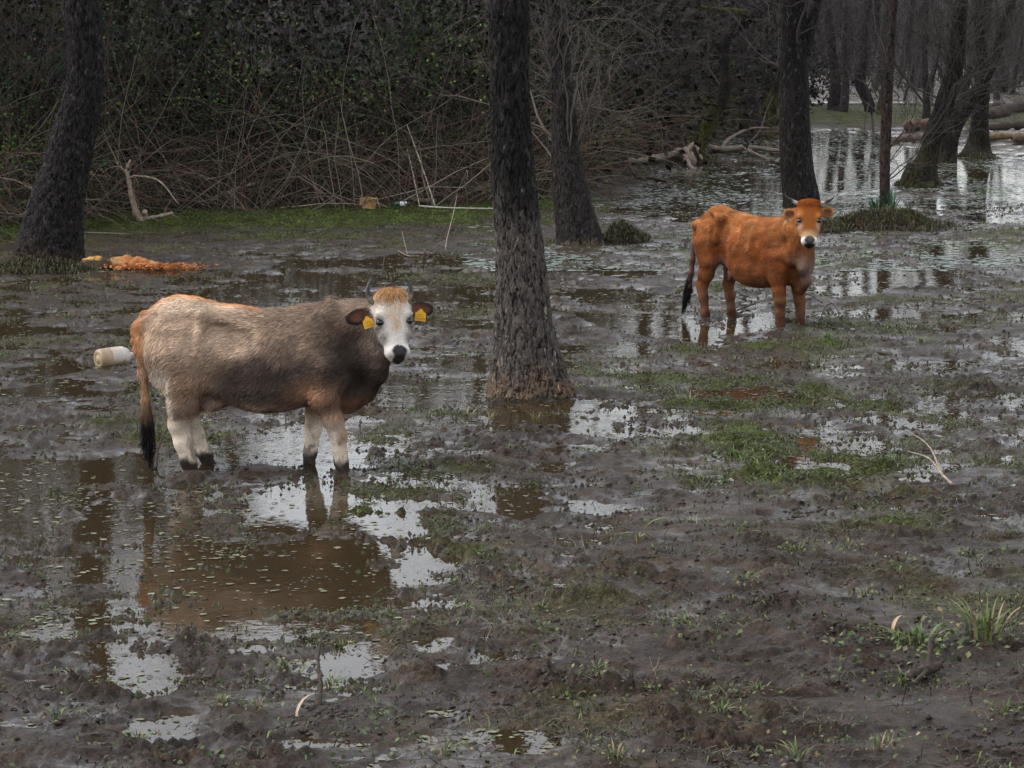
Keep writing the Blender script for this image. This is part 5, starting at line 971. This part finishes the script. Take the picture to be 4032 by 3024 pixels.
# ------------------------------------------------------------------ fallen branches, litter and single plants
rsS = np.random.RandomState(404)
def gz(u, v, dz=0.0):
    p = G(u, v); z = float(ground_h(np.array([p[0]]), np.array([p[1]]))[0]); p[2] = max(z, 0)+dz; return p
def branch(name, label, paths, col, cat="branch", group=None, sides=10, twigs=0, seed=1, main="stem", fork="fork"):
    """paths: list of lists of (point, radius); the first is the main stem"""
    rs = np.random.RandomState(seed); base = np.array(paths[0][0][0]); root = obj(name, None, None, base); tag(root, label, cat, group); allP = []
    for k, pa in enumerate(paths):
        S = spline(np.array([list(np.asarray(p)-base)+[r] for p, r in pa]), 26); P = S[:, :3]+rs.normal(size=(26, 3))*S[:, 3:4]*.10; R = np.maximum(S[:, 3], .002)*(1+.14*rs.normal(size=26))
        V, F = tubes(P[None], R[None], sides); V = V+rs.normal(size=V.shape)*np.repeat(R, sides)[:, None]*.06
        n = len(V); V = np.vstack([V, P[0], P[-1]]); cap = [[n, (j+1) % sides, j] for j in range(sides)]+[[n+1, 25*sides+j, 25*sides+(j+1) % sides] for j in range(sides)]
        c = np.asarray(col)*rs.uniform(.75, 1.25, (len(V), 1)); obj(main if k == 0 else fork, mesh_np(main if k == 0 else fork, V, [F, np.array(cap)], M["wood"], c, True), root); allP.append(P)
    if twigs:
        s, d, i, k = offshoots(rs, np.stack(allP), twigs, .2, 1, .4, 1.2); P = grow(rs, s, d, rs.uniform(.2, .8, twigs), 6, .2, .03); V, F = tubes(P, taper(np.full(twigs, .007), np.full(twigs, .002), 6), 4)
        tag(obj("twig_spray", mesh_np("twig_spray", V, [F], M["twig"], np.repeat(np.asarray(col)*rs.uniform(.6, 1.1, (twigs, 1)), 24, 0)), root), kind="stuff")
    return root
def lift(u, v, Y): return D(u, v, Y)
pale = (.26, .205, .155); grey = (.16, .13, .105); dark = (.045, .034, .028)
y_ = G(318, 488)[1]
branch("broken_branch", "forked upright broken branch at the foot of the brambles beside a grassy strip", [[(lift(318, 492, y_), .06), (lift(308, 478, y_), .065), (lift(295, 460, y_), .055), (lift(286, 430, y_), .045), (lift(280, 400, y_), .038), (lift(274, 365, y_), .03), (lift(282, 345, y_), .016)],
    [(lift(304, 474, y_), .05), (lift(311, 466, y_), .05), (lift(313, 457, y_-.1), .042)], [(lift(310, 474, y_), .035), (lift(340, 468, y_-.2), .032), (lift(373, 460, y_-.3), .026)], [(lift(278, 385, y_), .022), (lift(300, 380, y_-.2), .018), (lift(345, 392, y_-.4), .014), (lift(385, 440, y_-.5), .006)], [(lift(277, 375, y_), .02), (lift(262, 362, y_), .014), (lift(250, 350, y_), .008)]], pale, twigs=14, seed=2)
branch("fallen_branch", "pale fallen branch with raised fork lying against the brambles", [[(gz(455, 462, .05), .03), (gz(490, 458, .10), .035), (gz(520, 455, .14), .03), (gz(560, 450, .18), .018)], [(gz(492, 458, .10), .03), (gz(512, 461, .06), .026), (gz(528, 470, .02), .018)]], (.24, .19, .14), seed=3, twigs=6)
branch("fallen_branch", "short fallen branch lying under the right end of the brambles", [[(gz(660, 447, .22), .026), (gz(680, 452, .16), .024), (gz(698, 460, .05), .02)]], grey, seed=4, twigs=3)
branch("long_stick", "long straight whitish stick lying along the edge of the grass", [[(gz(905, 465, .03), .014), (gz(960, 466, .03), .013), (gz(1010, 466, .03), .012), (gz(1075, 465, .03), .010)]], (.42, .39, .34), "stick", seed=5)
branch("leaning_stick", "thin pale stick leaning in the brambles above the green bottle", [[(gz(940, 463, .02), .014), (gz(915, 455, .55), .013), (gz(880, 440, 1.15), .010)]], (.30, .25, .2), "stick", seed=6)
branch("leaning_stick", "second pale stick leaning in the brambles beside the green bottle", [[(gz(906, 463, .02), .014), (gz(893, 455, .45), .012), (gz(880, 445, .8), .010)]], (.27, .22, .18), "stick", seed=7)
branch("short_log", "short dark log lying just behind the green bottle", [[(gz(890, 459, .05), .05), (gz(915, 460, .05), .05), (gz(940, 459, .05), .042)]], (.11, .085, .065), "log", seed=8)
branch("fallen_log", "long pale fallen log lying from the burnt tree to the mossy tree", [[(gz(1255, 352, .02), .045), (gz(1320, 358, .10), .065), (gz(1390, 357, .14), .075), (gz(1440, 352, .18), .085), (gz(1475, 348, .22), .10), (gz(1494, 356, .10), .13)], [(gz(1475, 348, .2), .08), (gz(1490, 362, .03), .06), (gz(1500, 366, .0), .03)], [(gz(1480, 350, .2), .07), (gz(1500, 346, .25), .05), (gz(1516, 352, .1), .03)]], (.23, .18, .145), "log", seed=9, twigs=8)
branch("dark_branch", "dark forked branch standing out of the water beside the long pale fallen log", [[(gz(1395, 392, .02), .05), (gz(1372, 384, .06), .045), (gz(1358, 378, .25), .04), (gz(1353, 368, .5), .03), (gz(1342, 352, .9), .016)], [(gz(1372, 384, .06), .05), (gz(1400, 388, .06), .05), (gz(1438, 394, .03), .04)], [(gz(1358, 378, .25), .025), (gz(1340, 384, .10), .02), (gz(1322, 388, .03), .012)]], (.06, .047, .04), seed=10, twigs=10)
branch("fallen_limb", "grey fallen limb with raised fork lying left of the mottled tree", [[(gz(1533, 322, .10), .05), (gz(1550, 331, .10), .09), (gz(1590, 331, .14), .08), (gz(1640, 330, .12), .065), (gz(1690, 333, .08), .05)], [(gz(1552, 331, .1), .06), (gz(1580, 326, .4), .045), (gz(1620, 322, .6), .03), (gz(1660, 320, .6), .02)], [(gz(1610, 331, .12), .05), (gz(1640, 340, .05), .04), (gz(1660, 345, .0), .03)]], (.15, .12, .10), seed=11, twigs=16)
branch("dark_branch", "thin dark forked branch rising behind the fallen limb", [[(gz(1615, 318, .1), .035), (gz(1640, 312, .4), .03), (gz(1655, 300, .9), .022), (gz(1668, 290, 1.3), .012)], [(gz(1648, 306, .6), .02), (gz(1680, 303, .8), .018), (gz(1715, 303, .9), .012)]], (.035, .028, .026), seed=12)
branch("bent_sapling", "dark bent sapling leaning over the pale water near the thin tree", [[(gz(1886, 312, .0), .05), (gz(1884, 300, .55), .045), (gz(1875, 300, 1.3), .04), (gz(1858, 300, 2.0), .03), (gz(1835, 300, 2.7), .016)], [(gz(1876, 300, 1.2), .02), (gz(1868, 305, .7), .014), (gz(1866, 308, .3), .008)]], (.026, .022, .02), "sapling", seed=13, twigs=6)
for k, (lab, a, b, r, c) in enumerate([("sawn reddish log end in the water left of the knobbly tree", (1962, 284, .15), (2010, 280, .2), .24, (.20, .125, .095)), ("low log floating left of the knobbly tree", (1930, 306, .05), (1990, 304, .06), .13, (.15, .105, .08)),
        ("thick red-brown log at the top of the stacked logs", (2135, 290, .62), (2330, 268, 1.0), .26, (.075, .055, .046)), ("lower dark log under the thick stacked log", (2140, 296, .30), (2330, 290, .35), .16, (.065, .05, .042)), ("pale sawn log beside the broad-footed tree", (2128, 306, .12), (2210, 304, .15), .15, (.27, .19, .11)), ("reddish log lying in front of the stacked logs", (2190, 309, .10), (2340, 306, .14), .17, (.13, .088, .065)), ("cut log end showing between the twin tree and broad-footed tree", (2062, 283, .45), (2092, 278, .5), .22, (.26, .16, .125))]):
    r *= .72; c = tuple(q*.62 for q in c); pa, pb = gz(*a), gz(*b); mid = (pa+pb)/2+np.array([0, .1, .02]); branch("log", lab, [[(pa, r), (pa*.7+pb*.3+np.array([0, .05, .02]), r*1.03), (mid, r*.98), (pb, r*.92)]], c, "log", "logs piled behind the flooded trees", 14, 0, 20+k)
for k, (lab, pts) in enumerate([("pale forked twig lying on mud in front of the bank", [[(gz(860, 545, .01), .006), (gz(880, 555, .02), .007), (gz(905, 556, .02), .006)], [(gz(880, 553, .02), .005), (gz(868, 530, .2), .004)]]), ("pale curved twig standing in mud left of the upright tree", [[(gz(962, 545, .0), .010), (gz(966, 532, .12), .008), (gz(978, 512, .3), .007), (gz(988, 490, .55), .004)], [(gz(965, 536, .1), .006), (gz(950, 536, .06), .005), (gz(938, 538, .03), .004)]]),
        ("dark twig lying beside the ginger cow's forelegs", [[(gz(1725, 658, .01), .010), (gz(1745, 650, .03), .011), (gz(1775, 664, .02), .010)]]), ("dark twig in the mud under the ginger cow's belly", [[(gz(1585, 676, .01), .009), (gz(1610, 668, .02), .010), (gz(1640, 658, .03), .006)]]),
        ("arched dark twig near the ginger cow's tail tip", [[(gz(1770, 705, .0), .010), (gz(1782, 690, .12), .008), (gz(1800, 684, .14), .007), (gz(1818, 700, .02), .004)]]), ("arched dark twig in the pool by the near cow's tail", [[(gz(337, 1014, .0), .012), (gz(342, 1000, .10), .010), (gz(356, 985, .17), .008), (gz(372, 975, .2), .005)], [(gz(330, 1016, 0), .008), (gz(328, 1006, .06), .005)]]),
        ("bare forked pale twig lying on the mud right of the weeds", [[(gz(2056, 1062, .01), .010), (gz(2035, 1045, .06), .008), (gz(2005, 1022, .11), .006), (gz(1960, 1010, .12), .003)], [(gz(2036, 1046, .05), .007), (gz(2005, 1010, .16), .005), (gz(1955, 985, .2), .002)]]),
        ("dark gnarled root chunk lying in the trodden mud", [[(gz(1960, 1488, .01), .022), (gz(1990, 1480, .03), .028), (gz(2020, 1478, .04), .022), (gz(2035, 1470, .05), .010)], [(gz(2005, 1480, .03), .016), (gz(2010, 1460, .12), .012), (gz(2024, 1452, .15), .006)], [(gz(2000, 1482, .03), .014), (gz(1975, 1500, .02), .008)]]),
        ("pointed dark stick poking up in front of the bright puddle", [[(gz(690, 1475, .0), .009), (gz(688, 1455, .09), .008), (gz(696, 1440, .15), .004)]]), ("thick broken stub beside the pointed stick", [[(gz(686, 1535, -.01), .014), (gz(692, 1515, .05), .012), (gz(694, 1500, .09), .008)]]),
        ("thin dark stick standing in the mud by the bent green leaf", [[(gz(1596, 1100, .0), .006), (gz(1595, 1080, .1), .005), (gz(1593, 1060, .18), .002)]]), ("leafless dark twig standing in water behind the near cow's horns", [[(gz(822, 602, .0), .010), (gz(828, 590, .1), .008), (gz(836, 570, .3), .004)], [(gz(824, 600, .02), .007), (gz(832, 575, .22), .003)]]), ("short dark twig standing in the water between the near cow's legs", [[(gz(618, 925, 0), .008), (gz(616, 905, .08), .006), (gz(612, 890, .13), .003)]])]):
    branch("twig", lab, pts, pale if k in (0, 1, 6) else dark, "twig", None, 6, 0, 60+k)
# lathe for the bottles
def lathe(name, prof, M_, parent, axis, origin, col, n=28, dent=None, smooth=True):
    ax = unit(np.asarray(axis, float)); A = unit(np.cross(ax, (0, 0, 1.))); B = np.cross(A, ax); th = np.arange(n)*2*np.pi/n; P = np.array(prof)
    V = np.array([np.asarray(origin)+ax*s+(A*np.cos(t)+B*np.sin(t))*r for s, r in P for t in th])
    if dent is not None: V = dent(V)
    m = len(P); i, j = np.meshgrid(np.arange(m-1), np.arange(n), indexing='ij'); F = np.stack([i*n+j, i*n+(j+1) % n, (i+1)*n+(j+1) % n, (i+1)*n+j], -1).reshape(-1, 4)
    c = col(V) if callable(col) else np.tile(col, (len(V), 1)); return obj(name, mesh_np(name, V, [F], M_, c, smooth), parent)
base = gz(243, 788); base[2] = 0; root = obj("plastic_bottle", None, None, base); tag(root, "dented dirty white plastic canister lying in wet mud behind the near cow", "canister")
def stain(V):
    n = fbm(V[:, 0]*14, V[:, 1]*14, V[:, 2]*14, 3, 5); ax = unit(np.array([.80, .58, 0.0])); t = (V@ax); c = mix((.46, .43, .39), (.30, .21, .13), sm(.03, -.06, t+.05*n)); c = mix(c, (.20, .15, .07), sm(.07, .01, V[:, 2]+.05*n)); return mix(c, (.10, .075, .05), sm(.30, .5, n)*.7)
def dent(V):
    q = V-np.array([-.02, -.09, .12]); r = np.linalg.norm(q*np.array([1, 1, .7]), axis=1); V = V+np.array([.35, .7, -.4])*(.035*sm(.075, .0, r))[:, None]; return V+.004*fbm(V[:, 0]*20, V[:, 1]*20, V[:, 2]*20, 2, 9)[:, None]
prof = [(-.135, .002), (-.135, .03), (-.128, .035), (-.132, .05), (-.137, .066), (-.128, .080), (-.105, .0865), (-.04, .0875), (-.036, .084), (-.030, .0875), (.06, .0875), (.064, .084), (.07, .0875), (.10, .083), (.135, .066), (.155, .040), (.165, .026), (.195, .024)]; prof = [(a*1.15, b_*1.2) for a, b_ in prof]
lathe("shell", prof, M["plastic"], root, (.80, .58, .03), (0, 0, .066), stain, 40, dent)
lathe("neck_ring", [(.194, .036), (.196, .041), (.205, .041), (.207, .036)], M["plastic"], root, (.80, .58, .03), (0, 0, .062), (.45, .41, .36), 24)
m, nt, b, out = new_mat("green_bottle_glass"); b.inputs["Base Color"].default_value = (.02, .07, .045, 1); b.inputs["Roughness"].default_value = .08; M["glass"] = m
base = gz(868, 463); root = obj("glass_bottle", None, None, base); tag(root, "small green glass bottle with white label lying at the bramble edge", "bottle")
lathe("glass", [(-.15, .002), (-.15, .034), (-.14, .042), (.06, .042), (.09, .034), (.12, .018), (.17, .016), (.172, .002)], M["glass"], root, (-1, -.1, .02), (0, 0, .05), (.02, .06, .04))
lathe("paper_label", [(-.085, .0435), (.035, .0435)], M["plastic"], root, (-1, -.1, .02), (0, 0, .05), (.62, .66, .64))
# rusty folded tin
base = gz(797, 465); root = obj("tin_scrap", None, None, base); tag(root, "torn rusty folded tin scrap propped against the brambles", "scrap")
def sheet(name, quad, th, col, seed, n=10):
    rs = np.random.RandomState(seed); q = np.array(quad, float); u, v = np.meshgrid(np.linspace(0, 1, n), np.linspace(0, 1, n), indexing='ij'); P = (q[0]*((1-u)*(1-v))[..., None]+q[1]*(u*(1-v))[..., None]+q[2]*(u*v)[..., None]+q[3]*((1-u)*v)[..., None]); P = P+.018*fbm(P[..., 0]*9, P[..., 1]*9, P[..., 2]*9, 2, seed)[..., None]
    P[:, -1, 2] += rs.uniform(-.05, .02, n); nr = unit(np.cross(q[1]-q[0], q[3]-q[0])); V = np.vstack([P.reshape(-1, 3)+nr*th/2, P.reshape(-1, 3)-nr*th/2]); i, j = np.meshgrid(np.arange(n-1), np.arange(n-1), indexing='ij')
    F = np.stack([i*n+j, (i+1)*n+j, (i+1)*n+j+1, i*n+j+1], -1).reshape(-1, 4); F = np.vstack([F, F[:, ::-1]+n*n]); ed = [k*n for k in range(n)]+[(n-1)*n+k for k in range(1, n)]+[k*n+n-1 for k in range(n-2, -1, -1)]+[k for k in range(n-2, 0, -1)]; F = np.vstack([F, [[a, b_, b_+n*n, a+n*n] for a, b_ in zip(ed, ed[1:]+ed[:1])]])
    nz = fbm(V[:, 0]*12, V[:, 1]*12, V[:, 2]*12, 3, seed+1); c = mix(col, (.06, .065, .03), sm(.0, .3, nz)*sm(.16, .02, V[:, 2])); c = mix(c, (.30, .11, .03), sm(.05, .4, nz)*.6); return obj(name, mesh_np(name, V, [F], M["wood"], c, False), root)
sheet("front_panel", [(-.16, 0, .0), (.13, -.02, .0), (.14, .02, .22), (-.18, .05, .24)], .006, (.36, .20, .08), 3); sheet("side_flap", [(.13, -.03, .22), (.145, -.03, .24), (.21, -.10, .05), (.19, -.11, .03)], .006, (.26, .21, .16), 4)
# heap of rotten orange wood
base = gz(268, 580); base[2] -= .01; root = obj("rotten_wood", None, None, base); tag(root, "crumbling orange rotten log heap beside the leaning tree's foot", "rotten log")
def lump(name, pts, seed, col, amp=.05):
    S = spline(np.array(pts, float), 44); P, R = S[:, :3], S[:, 3]; n = 36; V, F = tubes(P[None], R[None], n); c0 = np.repeat(P, n, 0); d = unit(V-c0); k = fbm(V[:, 0]*9, V[:, 1]*9, V[:, 2]*9, 4, seed)*amp+(.12-np.abs(pn(V[:, 0]*16, V[:, 1]*16, V[:, 2]*16, seed+5)))*amp*.9; V = V+d*k[:, None]
    return obj(name, mesh_np(name, V, [F], M["wood"], col(V), True), root)
def orange(V):
    n = fbm(V[:, 0]*7, V[:, 1]*7, V[:, 2]*7, 4, 33); c = mix((.36, .165, .06), (.46, .26, .11), sm(.0, .3, n)); c = mix(c, (.28, .075, .022), sm(.16, .02, V[:, 2]+.10*n)); return mix(c, (.05, .03, .018), sm(.28, .5, n)*.6)
def redbrown(V):
    n = fbm(V[:, 0]*9, V[:, 1]*9, V[:, 2]*9, 4, 35); c = mix((.27, .085, .028), (.44, .20, .085), sm(.05, .35, n)); return mix(c, (.05, .028, .018), sm(.2, .45, -n)*.7)
lump("pale_core", [(-.20, .05, .05, .02), (-.14, .02, .07, .085), (.05, 0, .08, .11), (.30, -.03, .05, .09), (.5, -.05, .02, .06), (.56, -.05, .01, .02)], 3, orange, .05); lump("crumbled_end", [(-.1, -.16, .0, .03), (.1, -.18, .02, .07), (.45, -.16, .03, .08), (.75, -.12, .02, .07), (.98, -.1, .0, .05), (1.05, -.1, -.01, .01)], 5, redbrown, .05); lump("dark_shoulder", [(-.62, .0, .02, .04), (-.5, 0, .06, .10), (-.32, -.03, .05, .12), (-.2, -.05, .02, .08), (-.15, -.05, .0, .02)], 7, lambda V: mix((.05, .036, .026), (.50, .30, .08), sm(.13, .18, V[:, 2]+.08*fbm(V[:, 0]*12, V[:, 1]*12, V[:, 2]*12, 3, 2))), .05)
n = 420; q = np.stack([rsS.normal(size=n)*.35+.42, rsS.normal(size=n)*.14-.17, np.zeros(n)], 1); q[:, 2] = .03+.06*rsS.rand(n); V, F, c = leaf_cards(rsS, q, np.full(n, .05), np.tile([.34, .13, .045], (n, 1)), .5, 1.0); tag(obj("wood_crumbs", mesh_np("wood_crumbs", V, [F], M["wood"], c), root), kind="stuff")
# plants that stand out
def tuft(name, label, u, v, n, h, w, cols, seed, spread=.05, lean=.7, cat="plant", group=None, leaves=0, lsize=.03, K=7):
    rs = np.random.RandomState(seed); base = gz(u, v, -.005); root = obj(name, None, None, base); tag(root, label, cat, group); a = rs.rand(n)*6.28; d = np.stack([np.cos(a), np.sin(a), np.zeros(n)], 1); o = d*(rs.rand(n)*spread)[:, None]; H = h*rs.uniform(.55, 1.1, n); le = lean*rs.uniform(.1, 1.3, n)
    t = np.linspace(0, 1, K); P = o[:, None]+d[:, None]*(le[:, None]*t[None]**2*H[:, None])[..., None]; P[..., 2] = (t[None]-(.45*le[:, None]*t[None]**3).clip(0, .9))*H[:, None]; sd = np.stack([-np.sin(a), np.cos(a), np.zeros(n)], 1); W = w*rs.uniform(.7, 1.2, n)[:, None]*np.sin(np.pi*(.25+.75*t))[None]; W[:, -1] = .0004
    Lf = P-sd[:, None]*W[..., None]; Rt = P+sd[:, None]*W[..., None]; Lf[..., 2] += W*.5; Rt[..., 2] += W*.5; V = np.stack([Lf, P, Rt], 2).reshape(-1, 3); b = (np.arange(n)*K*3)[:, None, None]; k = (np.arange(K-1)*3)[None, :, None]; F = np.concatenate([(b+k+np.array([0, 1, 4, 3])).reshape(-1, 4), (b+k+np.array([1, 2, 5, 4])).reshape(-1, 4)])
    c = np.asarray(cols)[rs.randint(0, len(cols), n)]*rs.uniform(.7, 1.25, (n, 1)); bo = obj("blades", mesh_np("blades", V, [F], M["leaf"], np.repeat(c, K*3, 0), True), root)
    if n > 1: bo["kind"] = "stuff"
    if leaves:
        q = np.stack([rs.normal(size=leaves)*spread*1.6, rs.normal(size=leaves)*spread*1.6, .01+rs.rand(leaves)*h*.35], 1); V, F, c = leaf_cards(rs, q, np.full(leaves, lsize), np.asarray(cols)[rs.randint(0, len(cols), leaves)]*.7, .4, 1.0); tag(obj("small_leaves", mesh_np("small_leaves", V, [F], M["leaf"], c), root), kind="stuff")
    return root
iris = [(.016, .060, .026), (.022, .075, .030), (.014, .045, .020)]
tuft("iris_clump", "dark green iris clump left of the thin tree's foot", 1889, 470, 26, .50, .016, iris, 1, .10, .35); tuft("iris_clump", "taller dark green iris clump right of the thin tree's foot", 1922, 476, 34, .62, .016, iris, 2, .12, .45)
fresh = [(.085, .135, .030), (.12, .165, .05), (.15, .145, .06), (.06, .10, .028)]; straw = [(.24, .19, .10), (.17, .14, .075), (.09, .12, .035)]
tuft("bent_leaf_plant", "single long pale green leaf bent over bare mud", 1383, 1182, 3, .22, .012, [(.27, .30, .13)], 4, .01, 1.2); tuft("grass_clump", "small dark grass clump at the foot of the bent pale leaf", 1378, 1186, 16, .085, .006, straw, 5, .04, .8)
tuft("grass_clump", "large fresh grass clump with straw blades beside flattened weeds", 2130, 1395, 60, .24, .006, fresh+straw, 6, .14, .8, leaves=120); tuft("weed_clump", "flattened green weed clump between root chunk and grass clump", 1985, 1412, 34, .13, .006, fresh, 7, .16, 1.2, leaves=170, lsize=.035); tuft("grass_blade_plant", "tall single green blade standing in the fresh grass", 2190, 1400, 4, .36, .005, [(.13, .17, .06)], 8, .05, .25)
tuft("dry_leaf", "upright pale dry leaf blade stuck in the wet mud", 1504, 1150, 1, .11, .014, [(.42, .36, .29)], 9, .003, .2); tuft("seed_head", "brown feathery seed head on a thin stalk", 1530, 1262, 1, .19, .016, [(.21, .165, .12)], 10, .003, .25)
tuft("dry_leaf", "curved pale dry leaf lying in the mud at the puddle's edge", 640, 1553, 1, .20, .008, [(.40, .31, .23)], 11, .003, 1.6); tuft("dry_leaf", "broad brown dry leaf lying on the flattened weeds", 1925, 1390, 1, .17, .014, [(.30, .22, .13)], 12, .02, 1.6)
k = 0
for u, v, s in [(612, 1455, 1), (715, 1480, 1.3), (1010, 1320, 1), (555, 1545, .9), (480, 1535, .8), (960, 1630, 1.2), (1225, 1520, 1), (1420, 1510, 1), (1560, 1560, 1), (1800, 1440, 1.1), (1870, 1300, 1.2), (1480, 1350, 1), (1720, 1210, 1.1), (1610, 1270, 1), (1950, 1490, 1.2), (1330, 1660, 1.3), (1720, 1650, 1.4), (1900, 1650, 1.3), (2170, 1560, 1.3), (1170, 1330, 1), (1060, 1440, 1), (740, 1400, .9), (1290, 1475, .9), (1640, 1520, 1), (2090, 1200, 1), (1960, 1230, 1.1), (1830, 1200, 1.2), (250, 1490, .9), (300, 1600, 1), (120, 1560, .9)]:
    k += 1; tuft("weed_clump", "small muddy green weed clump on the open trodden ground", u, v, int(13*s), .07*s, .004, fresh+straw, 500+k, .05*s, 1.0, group="small weed clumps on the trodden ground", leaves=int(26*s), lsize=.022)
for u, v in [(1010, 900), (1060, 905), (1240, 845), (1300, 850), (1490, 870), (1160, 905)]:
    k += 1; tuft("grass_clump", "pale straw grass clump in the shallow water round the upright tree", u, v, 14, .11, .003, [(.20, .21, .09), (.28, .24, .12)], 600+k, .06, 1.1, group="straw grass round the upright tree")
for u, v in [(1790, 742), (1745, 1030), (1590, 990), (1990, 745)]:
    k += 1; tuft("grass_clump", "thin green grass clump on the wet weedy flat beyond the bare mud", u, v, 24, .10, .004, fresh, 640+k, .10, 1.0, group="green clumps on the weedy flat", leaves=20)
# ------------------------------------------------------------------ damp air
def air():
    x0, x1, y0, y1, z0, z1 = -420, 420, -6, 2600, -1.4, 17
    V = [(x, y, z) for x in (x0, x1) for y in (y0, y1) for z in (z0, z1)]; F = [(0, 1, 3, 2), (4, 6, 7, 5), (0, 4, 5, 1), (2, 3, 7, 6), (0, 2, 6, 4), (1, 5, 7, 3)]
    m = bpy.data.materials.new("damp_air"); m.use_nodes = True; nt = m.node_tree; nt.nodes.clear(); out = nt.nodes.new("ShaderNodeOutputMaterial"); v = nt.nodes.new("ShaderNodeVolumePrincipled")
    v.inputs["Color"].default_value = (.86, .90, .96, 1); v.inputs["Density"].default_value = .00004; nt.links.new(v.outputs[0], out.inputs["Volume"])
    tag(obj("haze", mesh_np("haze", V, [np.array(F)], m)), "thin grey damp air over the flooded wood", "haze", None, "stuff")
air()
